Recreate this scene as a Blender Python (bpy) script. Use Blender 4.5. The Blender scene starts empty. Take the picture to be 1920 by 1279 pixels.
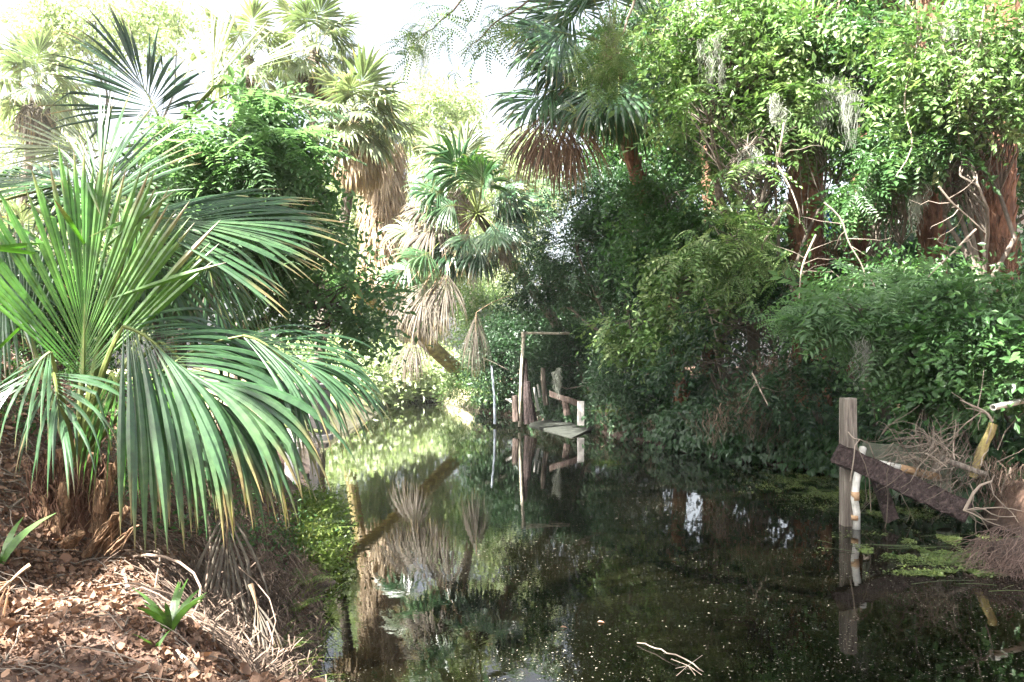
import bpy, math
import numpy as np
from math import radians, sin, cos, pi
C = bpy.context.scene
COL = C.collection
# ------------------------------------------------------------------ camera, sky, sun, exposure
CAMZ = 2.1; FPX = 1493.0; HOR = 690.0
cd = bpy.data.cameras.new('camera'); cam = bpy.data.objects.new('camera', cd); COL.objects.link(cam)
cam.location = (0, 0, CAMZ); cam.rotation_euler = (radians(90), 0, 0)
cd.sensor_width = 36; cd.lens = 36 * FPX / 1920; cd.shift_y = (HOR - 639.5) / 1920
cd.clip_start = 0.05; cd.clip_end = 2000
C.camera = cam
SUN = np.array((-0.55, -0.40, 0.74)); SUN = SUN / np.linalg.norm(SUN)
el = math.asin(SUN[2]); az = math.atan2(SUN[0], SUN[1])
w = bpy.data.worlds.new('World'); C.world = w; w.use_nodes = True
nt = w.node_tree; nt.nodes.clear()
sk = nt.nodes.new('ShaderNodeTexSky'); sk.sky_type = 'NISHITA'; sk.sun_disc = False
sk.sun_elevation = el; sk.sun_rotation = az; sk.dust_density = 6.0; sk.air_density = 1.0
bg = nt.nodes.new('ShaderNodeBackground'); bg.inputs['Strength'].default_value = 0.06
wo = nt.nodes.new('ShaderNodeOutputWorld')
hv = nt.nodes.new('ShaderNodeHueSaturation'); hv.inputs['Saturation'].default_value = .42
nt.links.new(sk.outputs[0], hv.inputs['Color']); nt.links.new(hv.outputs[0], bg.inputs[0]); nt.links.new(bg.outputs[0], wo.inputs[0])
sl = bpy.data.lights.new('sun', 'SUN'); sl.energy = 5.0; sl.angle = radians(0.5); sl.color = (1, 0.96, 0.90)
so = bpy.data.objects.new('sun', sl); COL.objects.link(so)
import mathutils
so.rotation_euler = mathutils.Vector(SUN).to_track_quat('Z', 'Y').to_euler()
so.location = (-20, -10, 40)
C.view_settings.view_transform = 'Standard'; C.view_settings.look = 'None'
C.view_settings.exposure = 3.45; C.view_settings.gamma = 1
C.cycles.max_bounces = 8; C.cycles.transmission_bounces = 4; C.cycles.transparent_max_bounces = 8
C.cycles.diffuse_bounces = 4; C.cycles.sample_clamp_indirect = 8

# ------------------------------------------------------------------ helpers
rng = np.random.default_rng(7)
A = lambda *v: np.array(v, float)
def norm(v):
    v = np.asarray(v, float); return v / (np.linalg.norm(v, axis=-1, keepdims=True) + 1e-9)
def P(px, py, d):                                   # photograph pixel at distance d (m) -> world point
    return A((px - 960) / FPX * d, d, CAMZ - (py - HOR) / FPX * d)
def vnoise(p, s=1.0, seed=0):
    p = np.asarray(p, float) * s; r = 0
    q = np.random.default_rng(seed + 99)
    for k in range(6):
        a = q.normal(size=p.shape[-1]); a = a / np.linalg.norm(a) * (1 + 0.6 * k)
        r = r + np.sin(p @ a * 2.2 + q.uniform(0, 6.28)) / (1 + 0.45 * k)
    return r / 2.6
class MB:
    def __init__(s): s.V = []; s.F = []; s.R = []; s.n = 0; s.M = []; s.T = []
    def add(s, V, F, r=0.5, m=0, tip=None):
        V = np.asarray(V, float).reshape(-1, 3); F = np.asarray(F, int)
        s.V.append(V); s.F.append(F + s.n); s.n += len(V)
        s.R.append(np.broadcast_to(np.asarray(r, float), (len(V),)) if np.ndim(r) == 0 else np.asarray(r, float))
        s.M.append(np.full(len(F), m)); s.T.append(np.zeros(len(V)) if tip is None else tip)
    def build(s, name, mats, parent=None, smooth=False, loc=None):
        V = np.concatenate(s.V); 
        if parent is not None: V = V - np.array(parent['_w'])
        elif loc is not None: V = V - np.array(loc)
        me = bpy.data.meshes.new(name)
        me.vertices.add(len(V)); me.vertices.foreach_set('co', V.astype(np.float32).ravel())
        loops = np.concatenate([f.ravel() for f in s.F]); sz = np.concatenate([np.full(len(f), f.shape[1]) for f in s.F])
        me.loops.add(len(loops)); me.loops.foreach_set('vertex_index', loops.astype(np.int32))
        me.polygons.add(len(sz)); st = np.concatenate([[0], np.cumsum(sz)[:-1]])
        me.polygons.foreach_set('loop_start', st.astype(np.int32)); me.polygons.foreach_set('loop_total', sz.astype(np.int32))
        me.polygons.foreach_set('material_index', np.concatenate(s.M).astype(np.int32))
        me.polygons.foreach_set('use_smooth', np.full(len(sz), smooth))
        at = me.attributes.new('rnd', 'FLOAT', 'POINT'); at.data.foreach_set('value', np.concatenate(s.R).astype(np.float32))
        if any(t.any() for t in s.T):
            at = me.attributes.new('tip', 'FLOAT', 'POINT'); at.data.foreach_set('value', np.concatenate(s.T).astype(np.float32))
        me.update(calc_edges=True)
        if not isinstance(mats, (list, tuple)): mats = [mats]
        for m in mats: me.materials.append(m)
        o = bpy.data.objects.new(name, me); COL.objects.link(o)
        if parent is not None: o.parent = parent
        elif loc is not None: o.location = loc
        return o
def tag(o, label=None, cat=None, group=None, kind=None):
    if label: o['label'] = label
    if cat: o['category'] = cat
    if group: o['group'] = group
    if kind: o['kind'] = kind
    return o
EMPT = []
def thing(name, label, cat, loc, group=None):
    o = bpy.data.objects.new(name, None); COL.objects.link(o); o.location = loc; o.empty_display_size = .2
    o['_w'] = [float(x) for x in loc]; EMPT.append(o)
    return tag(o, label, cat, group)
def frames(p):
    t = norm(np.gradient(p, axis=0)); ref = A(0, 0, 1) if abs(t[:, 2]).mean() < .8 else A(0, 1, 0.1)
    a = norm(np.cross(t, ref)); b = np.cross(t, a); return t, a, b
def tube(mb, p, r, n=8, rv=0.5, m=0, cap=True, rough=0, flat=1.0):
    p = np.asarray(p, float); k = len(p); r = np.broadcast_to(np.asarray(r, float), (k,))
    t, a, b = frames(p); th = np.arange(n) / n * 2 * pi
    rr = r[:, None] * (1 + rough * rng.normal(size=(k, n)))
    V = p[:, None] + rr[..., None] * (np.cos(th)[None, :, None] * a[:, None] + flat * np.sin(th)[None, :, None] * b[:, None])
    V = V.reshape(-1, 3); i = np.arange(k - 1)[:, None] * n; j = np.arange(n)[None]
    F = np.stack([i + j, i + (j + 1) % n, i + n + (j + 1) % n, i + n + j], -1).reshape(-1, 4)
    mb.add(V, F, rv, m)
    if cap and n >= 3:
        base = mb.n - len(V)
        for idx in (np.arange(n)[::-1], np.arange(n) + (k - 1) * n):
            mb.F.append((idx + base)[None]); mb.M.append(np.array([m]))
def curve(p0, p1, bow=0.0, wob=0.0, n=8, sag=0.0, seed=None):
    q = rng if seed is None else np.random.default_rng(seed)
    p0 = np.asarray(p0, float); p1 = np.asarray(p1, float); t = np.linspace(0, 1, n)[:, None]
    L = np.linalg.norm(p1 - p0); p = p0 + (p1 - p0) * t
    p = p + A(0, 0, 1) * (bow - sag) * L * (4 * t * (1 - t))
    if wob:
        for k in (1, 2, 3): p = p + q.normal(size=3) * wob * L / k * np.sin(pi * k * t)
    return p
def box(mb, c, ax, ay, az, m=0, rv=.5, jit=0.0, div=1):     # oriented box, half vectors ax ay az, slight bevel
    c = A(*c); ax, ay, az = [np.asarray(v, float) for v in (ax, ay, az)]
    s = .94
    V = []
    for z in (-1, -1 + .06 * 0 , 1):
        pass
    ring = [(-1, -s), (-s, -1), (s, -1), (1, -s), (1, s), (s, 1), (-s, 1), (-1, s)]
    lv = [(-1, .95), (-.985, 1)] + [(-.985 + 1.97 * k / div, 1) for k in range(1, div)] + [(.985, 1), (1, .95)]
    for z, k in lv:
        for x, y in ring: V.append(c + ax * x * k + ay * y * k + az * z)
    V = np.array(V)
    if jit: V = V + rng.normal(size=V.shape) * jit
    F = []; nl = len(lv)
    for l in range(nl - 1):
        for j in range(8): F.append((l * 8 + j, l * 8 + (j + 1) % 8, (l + 1) * 8 + (j + 1) % 8, (l + 1) * 8 + j))
    mb.add(V, F, rv, m); b = mb.n - len(V)
    mb.F.append(np.array([[b + i for i in range(7, -1, -1)]])); mb.M.append(np.array([m]))
    mb.F.append(np.array([[b + (nl - 1) * 8 + i for i in range(8)]])); mb.M.append(np.array([m]))

# ------------------------------------------------------------------ materials
def ramp(nt, fac, stops):
    r = nt.nodes.new('ShaderNodeValToRGB'); e = r.color_ramp.elements
    while len(e) < len(stops): e.new(0.5)
    for x, (p, c) in zip(e, stops): x.position = p; x.color = (*c, 1)
    nt.links.new(fac, r.inputs[0]); return r.outputs[0]
def newmat(name):
    m = bpy.data.materials.new(name); m.use_nodes = True; nt = m.node_tree; nt.nodes.clear()
    o = nt.nodes.new('ShaderNodeOutputMaterial'); b = nt.nodes.new('ShaderNodeBsdfPrincipled')
    nt.links.new(b.outputs[0], o.inputs[0]); return m, nt, b, o
def N(nt, t, **kw):
    n = nt.nodes.new(t)
    for k, v in kw.items(): n.inputs[k].default_value = v
    return n
def leafmat(name, stops, rough=.42, trans=.35, tcol=None, spec=.4):
    m, nt, b, o = newmat(name)
    a = nt.nodes.new('ShaderNodeAttribute'); a.attribute_name = 'rnd'
    tc = nt.nodes.new('ShaderNodeTexCoord'); nz = N(nt, 'ShaderNodeTexNoise', Scale=1.3); nt.links.new(tc.outputs['Object'], nz.inputs[0])
    mx = nt.nodes.new('ShaderNodeMath'); mx.operation = 'MULTIPLY_ADD'; mx.inputs[1].default_value = .6
    nt.links.new(a.outputs['Fac'], mx.inputs[0])
    m2 = nt.nodes.new('ShaderNodeMath'); m2.operation = 'MULTIPLY_ADD'; m2.inputs[1].default_value = .9; m2.inputs[2].default_value = -.25
    nt.links.new(nz.outputs[0], m2.inputs[0]); nt.links.new(m2.outputs[0], mx.inputs[2])
    c = ramp(nt, mx.outputs[0], stops)
    if name.startswith('palm') and 'blade' in name:
        ta = nt.nodes.new('ShaderNodeAttribute'); ta.attribute_name = 'tip'; tr_ = ramp(nt, ta.outputs['Fac'], [(.0, (.12, .12, .12)), (.12, (0, 0, 0)), (.80, (0, 0, 0)), (1.0, (1, 1, 1))])
        mt = nt.nodes.new('ShaderNodeMixRGB'); mt.inputs[2].default_value = (.22, .17, .08, 1); nt.links.new(tr_, mt.inputs[0]); nt.links.new(c, mt.inputs[1])
        ns = N(nt, 'ShaderNodeTexNoise', Scale=22.0, Detail=4); nt.links.new(tc.outputs['Object'], ns.inputs[0]); sp = ramp(nt, ns.outputs[0], [(.35, (.75, .75, .75)), (.7, (1.2, 1.2, 1.1))])
        mu = nt.nodes.new('ShaderNodeMixRGB'); mu.blend_type = 'MULTIPLY'; mu.inputs[0].default_value = 1; nt.links.new(mt.outputs[0], mu.inputs[1]); nt.links.new(sp, mu.inputs[2]); c = mu.outputs[0]
    nt.links.new(c, b.inputs['Base Color']); b.inputs['Roughness'].default_value = rough
    b.inputs['Specular IOR Level'].default_value = spec
    if trans:
        tr = nt.nodes.new('ShaderNodeBsdfTranslucent'); hs = nt.nodes.new('ShaderNodeMixRGB'); hs.blend_type = 'MULTIPLY'; hs.inputs[0].default_value = 1
        hs.inputs[2].default_value = (*(tcol or (1.2, 1.4, .8)), 1)
        nt.links.new(c, hs.inputs[1]); nt.links.new(hs.outputs[0], tr.inputs[0])
        ms = nt.nodes.new('ShaderNodeMixShader'); ms.inputs[0].default_value = trans
        nt.links.new(b.outputs[0], ms.inputs[1]); nt.links.new(tr.outputs[0], ms.inputs[2]); nt.links.new(ms.outputs[0], o.inputs[0])
    return m
def surf(name, stops, scale=8, rough=.85, bump=.4, stretch=(1, 1, 1), detail=8, bscale=None, bdist=.02, spec=.3):
    m, nt, b, o = newmat(name)
    tc = nt.nodes.new('ShaderNodeTexCoord'); mp = nt.nodes.new('ShaderNodeMapping'); mp.inputs['Scale'].default_value = stretch
    nt.links.new(tc.outputs['Object'], mp.inputs[0])
    nz = N(nt, 'ShaderNodeTexNoise', Scale=scale, Detail=detail, Roughness=.65); nt.links.new(mp.outputs[0], nz.inputs[0])
    c = ramp(nt, nz.outputs[0], stops); nt.links.new(c, b.inputs['Base Color'])
    b.inputs['Roughness'].default_value = rough; b.inputs['Specular IOR Level'].default_value = spec
    n2 = N(nt, 'ShaderNodeTexNoise', Scale=bscale or scale * 3, Detail=6); nt.links.new(mp.outputs[0], n2.inputs[0])
    bp = nt.nodes.new('ShaderNodeBump'); bp.inputs['Strength'].default_value = bump; bp.inputs['Distance'].default_value = bdist
    nt.links.new(n2.outputs[0], bp.inputs['Height']); nt.links.new(bp.outputs[0], b.inputs['Normal'])
    return m
M = {}
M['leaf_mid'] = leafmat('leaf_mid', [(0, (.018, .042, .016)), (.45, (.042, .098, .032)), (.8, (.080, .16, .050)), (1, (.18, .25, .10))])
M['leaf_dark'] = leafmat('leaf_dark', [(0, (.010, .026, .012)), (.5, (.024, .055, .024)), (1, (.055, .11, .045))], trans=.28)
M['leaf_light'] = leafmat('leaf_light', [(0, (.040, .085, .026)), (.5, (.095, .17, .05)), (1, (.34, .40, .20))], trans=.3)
M['leaf_soft'] = leafmat('leaf_soft', [(0, (.06, .11, .05)), (.5, (.11, .19, .095)), (1, (.20, .30, .17))], trans=.5, rough=.6)
M['leaf_far'] = leafmat('leaf_far', [(0, (.17, .21, .12)), (.5, (.30, .35, .21)), (1, (.48, .51, .36))], trans=.4)  # far leaves lightened so that the background looks overexposed
M['vine'] = leafmat('vine_leaf', [(0, (.010, .028, .010)), (.5, (.022, .058, .020)), (1, (.045, .10, .034))], trans=.25)
M['fern'] = leafmat('fern_leaf', [(0, (.05, .085, .018)), (.5, (.11, .16, .035)), (1, (.24, .25, .06))], trans=.4)
M['palm'] = leafmat('palm_blade', [(0, (.020, .052, .024)), (.5, (.042, .098, .042)), (1, (.11, .18, .08))], rough=.32, trans=.22, spec=.6, tcol=(1.4, 1.7, .5))
M['palm_fresh'] = leafmat('palm_fresh_blade', [(0, (.025, .095, .012)), (.5, (.050, .155, .020)), (1, (.11, .24, .035))], rough=.35, trans=.35, spec=.5)
M['palm_dusty'] = leafmat('palm_dusty_blade', [(0, (.09, .12, .07)), (.5, (.16, .20, .12)), (1, (.30, .33, .20))], rough=.45, trans=.25, spec=.4)  # paled palm green, strong sunlight put into the colour
M['palm_dead'] = leafmat('palm_dead_blade', [(0, (.065, .056, .046)), (.5, (.135, .118, .098)), (1, (.25, .22, .185))], rough=.7, trans=.2, tcol=(1.2, 1, .8), spec=.2)
M['palm_rust'] = leafmat('palm_rust_blade', [(0, (.16, .08, .045)), (.5, (.27, .15, .085)), (1, (.42, .27, .17))], rough=.7, trans=.2, tcol=(1.2, 1, .8), spec=.2)
M['palm_straw'] = leafmat('palm_straw_blade', [(0, (.22, .16, .11)), (.5, (.38, .30, .22)), (1, (.55, .46, .35))], rough=.7, trans=.25, tcol=(1.1, 1, .85), spec=.2)  # dead frond straw, raised in tone to imitate strong sun behind
M['palm_brown'] = leafmat('palm_brown_blade', [(0, (.09, .06, .045)), (.5, (.19, .13, .095)), (1, (.34, .24, .17))], rough=.7, trans=.2, tcol=(1.1, 1, .85), spec=.2)
M['petiole'] = surf('petiole', [(.3, (.09, .13, .035)), (.7, (.17, .20, .06))], 6, .5, .2)
M['petiole_dead'] = surf('petiole_dead', [(.3, (.15, .10, .06)), (.7, (.26, .18, .11))], 6, .8, .3)
M['bark'] = surf('bark', [(.3, (.05, .042, .034)), (.55, (.12, .10, .08)), (.75, (.22, .20, .17))], 7, .9, .8, (1, 1, .3))
M['bark_lichen'] = surf('bark_lichen', [(.3, (.09, .07, .045)), (.5, (.20, .16, .07)), (.7, (.38, .34, .12))], 5, .9, .8)
M['boots'] = surf('palm_boots', [(.3, (.045, .022, .014)), (.5, (.13, .065, .038)), (.72, (.28, .16, .10))], 9, .85, .8, (1, 1, .35))
M['fibre'] = leafmat('root_fibre', [(0, (.05, .035, .026)), (.5, (.12, .085, .062)), (1, (.26, .19, .14))], rough=.9, trans=0)
M['fibre_red'] = leafmat('rusty_fibre', [(0, (.045, .020, .012)), (.5, (.11, .055, .034)), (1, (.22, .13, .08))], rough=.9, trans=0)
M['root_dark'] = leafmat('dark_root', [(0, (.03, .02, .016)), (.5, (.075, .05, .04)), (1, (.17, .12, .10))], rough=.9, trans=0)
M['twig'] = leafmat('twig_bark', [(0, (.06, .045, .035)), (.5, (.14, .115, .09)), (1, (.30, .25, .20))], rough=.9, trans=0)
M['moss'] = leafmat('spanish_moss', [(0, (.13, .145, .12)), (.5, (.24, .26, .215)), (1, (.40, .42, .36))], rough=.9, trans=.25, tcol=(1, 1, .9))
M['litter'] = leafmat('dead_leaf', [(0, (.045, .026, .017)), (.35, (.115, .066, .042)), (.7, (.24, .145, .092)), (1, (.44, .31, .21))], rough=.75, trans=.15, tcol=(1.2, .9, .6))
M['wood'] = surf('weathered_wood', [(.3, (.06, .05, .042)), (.5, (.15, .13, .11)), (.72, (.30, .27, .22))], 9, .9, .7, (3, 3, .25))
M['wood_dark'] = surf('dark_wet_wood', [(.3, (.014, .011, .010)), (.5, (.038, .027, .025)), (.72, (.10, .072, .066))], 14, .9, 1.0, (1.2, 3, 1), bscale=30, bdist=.04)
M['wood_brown'] = surf('brown_wood', [(.3, (.03, .022, .018)), (.5, (.075, .055, .045)), (.72, (.16, .12, .10))], 9, .9, .7, (3, 3, .4))
M['wood_pale'] = surf('pale_board', [(.3, (.25, .24, .23)), (.7, (.48, .46, .43))], 7, .8, .3)
M['concrete'] = surf('seawall_concrete', [(.3, (.25, .23, .21)), (.7, (.42, .39, .36))], 4, .9, .3)
M['slab'] = surf('mossy_slab', [(.3, (.05, .065, .045)), (.7, (.15, .16, .12))], 6, .9, .4)
M['slab_dark'] = surf('dark_mossy_slab', [(.3, (.012, .015, .011)), (.7, (.035, .038, .03))], 6, .9, .4)
M['pvc'] = surf('white_pipe', [(.3, (.22, .21, .18)), (.5, (.46, .45, .41)), (.7, (.62, .61, .57))], 5, .45, .15, spec=.5)
M['pvc_grey'] = surf('grey_pipe', [(.3, (.22, .26, .30)), (.7, (.36, .41, .47))], 5, .5, .15)
M['pvc_old'] = surf('lichened_pipe', [(.3, (.16, .14, .10)), (.5, (.34, .31, .24)), (.7, (.55, .52, .44))], 8, .7, .3)
M['rust'] = surf('rust_band', [(.3, (.18, .10, .05)), (.7, (.42, .29, .17))], 14, .8, .3)  # orange tone standing for sun flecks on the white pipes
M['paint'] = surf('white_siding', [(.3, (.62, .62, .60)), (.7, (.78, .78, .76))], 3, .6, .1)
M['blue'] = surf('blue_tarp', [(.3, (.02, .06, .16)), (.7, (.04, .11, .28))], 3, .5, .2)
M['glass'] = surf('dark_pane', [(.3, (.02, .025, .03)), (.7, (.03, .035, .04))], 3, .1, 0, spec=.7)

# ------------------------------------------------------------------ ground and water
LY = [-60, 0, 2.2, 3.4, 4.3, 5.3, 8, 11, 14, 20, 24, 31, 38, 48, 58, 70]
LX = [40, 6, 1.3, -.1, -.85, -1.3, -1.85, -2.5, -3.35, -4.9, -5.4, -5.8, -6.2, -8.5, -24, -60]
RY = [-60, 5, 7.6, 9.5, 12, 15.7, 19.6, 25, 28.5, 36.9, 48, 54, 60, 70]
RX = [60, 5.2, 5.1, 6.2, 6.7, 6.3, 4.6, 3.1, 2.6, -.9, -4.2, -8, -24, -60]
def xl(y): return np.interp(y, LY, LX)
def xr(y): return np.interp(y, RY, RX)
def sm(t): t = np.clip(t, 0, 1); return t * t * (3 - 2 * t)
def gh(x, y):
    x = np.asarray(x, float); y = np.asarray(y, float)
    sl_ = (xl(y) - x) * .92; sr_ = (x - xr(y)) * .85
    p = np.stack([x, y, 0 * x], -1)
    wob = .10 * vnoise(p, 1.1, 3) + .035 * vnoise(p, 4.0, 5)
    edge = .12 * vnoise(p, 2.3, 8)
    sl_ = sl_ + edge; sr_ = sr_ + edge
    hl = -.7 + .7 * sm((sl_ + .5) / .5) + .82 * sm(sl_ / 1.25) + .03 * np.clip(sl_, 0, 6) + wob * sm(sl_ / .8)
    hl = hl + .62 * np.clip(-x - 2.7, 0, 5) * (1 - sm((y - 8.5) / 3.5)) * sm((y - 3) / 2)
    hl = np.where(y > 12, np.minimum(hl, 1.0 + wob), hl)
    hr = -.7 + .7 * sm((sr_ + .5) / .5) + .55 * sm(sr_ / .35) + 1.55 * sm(sr_ / 4.5) + wob * sm(sr_ / .8)
    h = np.where(sl_ > -.5, hl, np.where(sr_ > -.5, hr, -.7))
    far = sm((y - 62) / 10); h = h * (1 - far) + 1.0 * far
    return h
def gn(x, y):
    e = .05; dx = (gh(x + e, y) - gh(x - e, y)) / (2 * e); dy = (gh(x, y + e) - gh(x, y - e)) / (2 * e)
    return norm(np.stack([-dx, -dy, np.ones_like(dx)], -1))
def build_ground():
    xs = np.concatenate([np.linspace(-400, -60, 12)[:-1], np.linspace(-60, -8, 60)[:-1], np.linspace(-8, 0, 140)[:-1], np.linspace(0, 9, 90)[:-1], np.linspace(9, 60, 60)[:-1], np.linspace(60, 400, 12)])
    ys = np.concatenate([np.linspace(-100, 0, 16)[:-1], np.linspace(0, 12, 170)[:-1], np.linspace(12, 40, 90)[:-1], np.linspace(40, 90, 40)[:-1], np.linspace(90, 900, 20)])
    X, Y = np.meshgrid(xs, ys); Z = gh(X, Y)
    V = np.stack([X, Y, Z], -1).reshape(-1, 3); nx, ny = len(xs), len(ys)
    i = np.arange(ny - 1)[:, None] * nx; j = np.arange(nx - 1)[None]
    F = np.stack([i + j, i + j + 1, i + nx + j + 1, i + nx + j], -1).reshape(-1, 4)
    m, nt, b, o = newmat('bank_soil')
    geo = nt.nodes.new('ShaderNodeNewGeometry')
    nz = N(nt, 'ShaderNodeTexNoise', Scale=5.0, Detail=10, Roughness=.7); nt.links.new(geo.outputs['Position'], nz.inputs[0])
    soil = ramp(nt, nz.outputs[0], [(.3, (.045, .026, .018)), (.5, (.12, .070, .048)), (.72, (.24, .155, .11))])
    n3 = N(nt, 'ShaderNodeTexNoise', Scale=.9, Detail=8); nt.links.new(geo.outputs['Position'], n3.inputs[0])
    grass = ramp(nt, n3.outputs[0], [(.3, (.12, .13, .05)), (.55, (.24, .22, .12)), (.75, (.36, .31, .20))])
    sx = nt.nodes.new('ShaderNodeSeparateXYZ'); nt.links.new(geo.outputs['Position'], sx.inputs[0])
    mr = nt.nodes.new('ShaderNodeMapRange'); mr.inputs[1].default_value = 16; mr.inputs[2].default_value = 26; nt.links.new(sx.outputs['Y'], mr.inputs[0])
    mxx = nt.nodes.new('ShaderNodeMapRange'); mxx.inputs[1].default_value = 1; mxx.inputs[2].default_value = -3; nt.links.new(sx.outputs['X'], mxx.inputs[0])
    mu = nt.nodes.new('ShaderNodeMath'); mu.operation = 'MULTIPLY'; nt.links.new(mr.outputs[0], mu.inputs[0]); nt.links.new(mxx.outputs[0], mu.inputs[1])
    mix = nt.nodes.new('ShaderNodeMixRGB'); nt.links.new(mu.outputs[0], mix.inputs[0]); nt.links.new(soil, mix.inputs[1]); nt.links.new(grass, mix.inputs[2])
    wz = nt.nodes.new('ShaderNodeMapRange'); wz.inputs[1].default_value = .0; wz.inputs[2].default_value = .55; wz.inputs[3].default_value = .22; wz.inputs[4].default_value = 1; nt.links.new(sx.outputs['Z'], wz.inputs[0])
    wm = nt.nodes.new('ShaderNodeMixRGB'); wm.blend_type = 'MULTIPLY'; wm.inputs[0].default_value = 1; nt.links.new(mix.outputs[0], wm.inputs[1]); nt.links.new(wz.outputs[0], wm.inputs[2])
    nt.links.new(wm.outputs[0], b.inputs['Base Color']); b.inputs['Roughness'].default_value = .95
    n2 = N(nt, 'ShaderNodeTexNoise', Scale=28.0, Detail=8, Roughness=.7); nt.links.new(geo.outputs['Position'], n2.inputs[0])
    bp = nt.nodes.new('ShaderNodeBump'); bp.inputs['Strength'].default_value = .9; bp.inputs['Distance'].default_value = .03
    nt.links.new(n2.outputs[0], bp.inputs['Height']); nt.links.new(bp.outputs[0], b.inputs['Normal'])
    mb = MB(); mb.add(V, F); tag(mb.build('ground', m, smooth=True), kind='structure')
    # water
    m, nt, b, o = newmat('creek_water'); b.inputs['Base Color'].default_value = (.020, .018, .007, 1); b.inputs['IOR'].default_value = 1.333
    b.inputs['Roughness'].default_value = .015; b.inputs['Specular IOR Level'].default_value = .62
    geo = nt.nodes.new('ShaderNodeNewGeometry')
    nz = N(nt, 'ShaderNodeTexNoise', Scale=.35, Detail=4); nt.links.new(geo.outputs['Position'], nz.inputs[0])
    nt.links.new(ramp(nt, nz.outputs[0], [(.35, (.0010, .0013, .0007)), (.65, (.0032, .0027, .0012))]), b.inputs['Base Color'])
    n2 = N(nt, 'ShaderNodeTexNoise', Scale=5.0, Detail=3); nt.links.new(geo.outputs['Position'], n2.inputs[0])
    bp = nt.nodes.new('ShaderNodeBump'); bp.inputs['Strength'].default_value = .08; bp.inputs['Distance'].default_value = .009
    nt.links.new(n2.outputs[0], bp.inputs['Height']); nt.links.new(bp.outputs[0], b.inputs['Normal'])
    mb = MB(); xs = np.linspace(-75, 25, 26); ys = np.linspace(-8, 72, 21); X, Y = np.meshgrid(xs, ys)
    V = np.stack([X, Y, 0 * X], -1).reshape(-1, 3); nx, ny = len(xs), len(ys); i = np.arange(ny - 1)[:, None] * nx; j = np.arange(nx - 1)[None]
    mb.add(V, np.stack([i + j, i + j + 1, i + nx + j + 1, i + nx + j], -1).reshape(-1, 4)); tag(mb.build('water', m), kind='structure')
build_ground()

# ------------------------------------------------------------------ leaves and crowns
def leaf6(L, Wd, fold=.25, curl=.1):           # leaf along +x, normal +z : 6 verts, 4 faces (2 quads as halves)
    V = A([0, 0, 0], [.35 * L, Wd / 2, fold * Wd / 2], [.75 * L, Wd * .32, fold * Wd * .3 - curl * L * .3], [L, 0, -curl * L], [.75 * L, -Wd * .32, fold * Wd * .3 - curl * L * .3], [.35 * L, -Wd / 2, fold * Wd / 2], [.5 * L, 0, -curl * L * .15])
    F = [(0, 6, 2, 1), (6, 3, 2, 2), ]
    return V, np.array([(0, 5, 6), (5, 4, 6), (4, 3, 6), (3, 2, 6), (2, 1, 6), (1, 0, 6)])
def leaf4(L, Wd, fold=.2, curl=.1):
    return A([0, 0, 0], [.45 * L, -Wd / 2, fold * Wd / 2], [L, 0, -curl * L], [.45 * L, Wd / 2, fold * Wd / 2]), np.array([(0, 1, 2, 3)])
def rotm(x, up):
    x = norm(x); y = norm(np.cross(up, x)); z = np.cross(x, y); return np.stack([x, y, z], -1)
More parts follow.
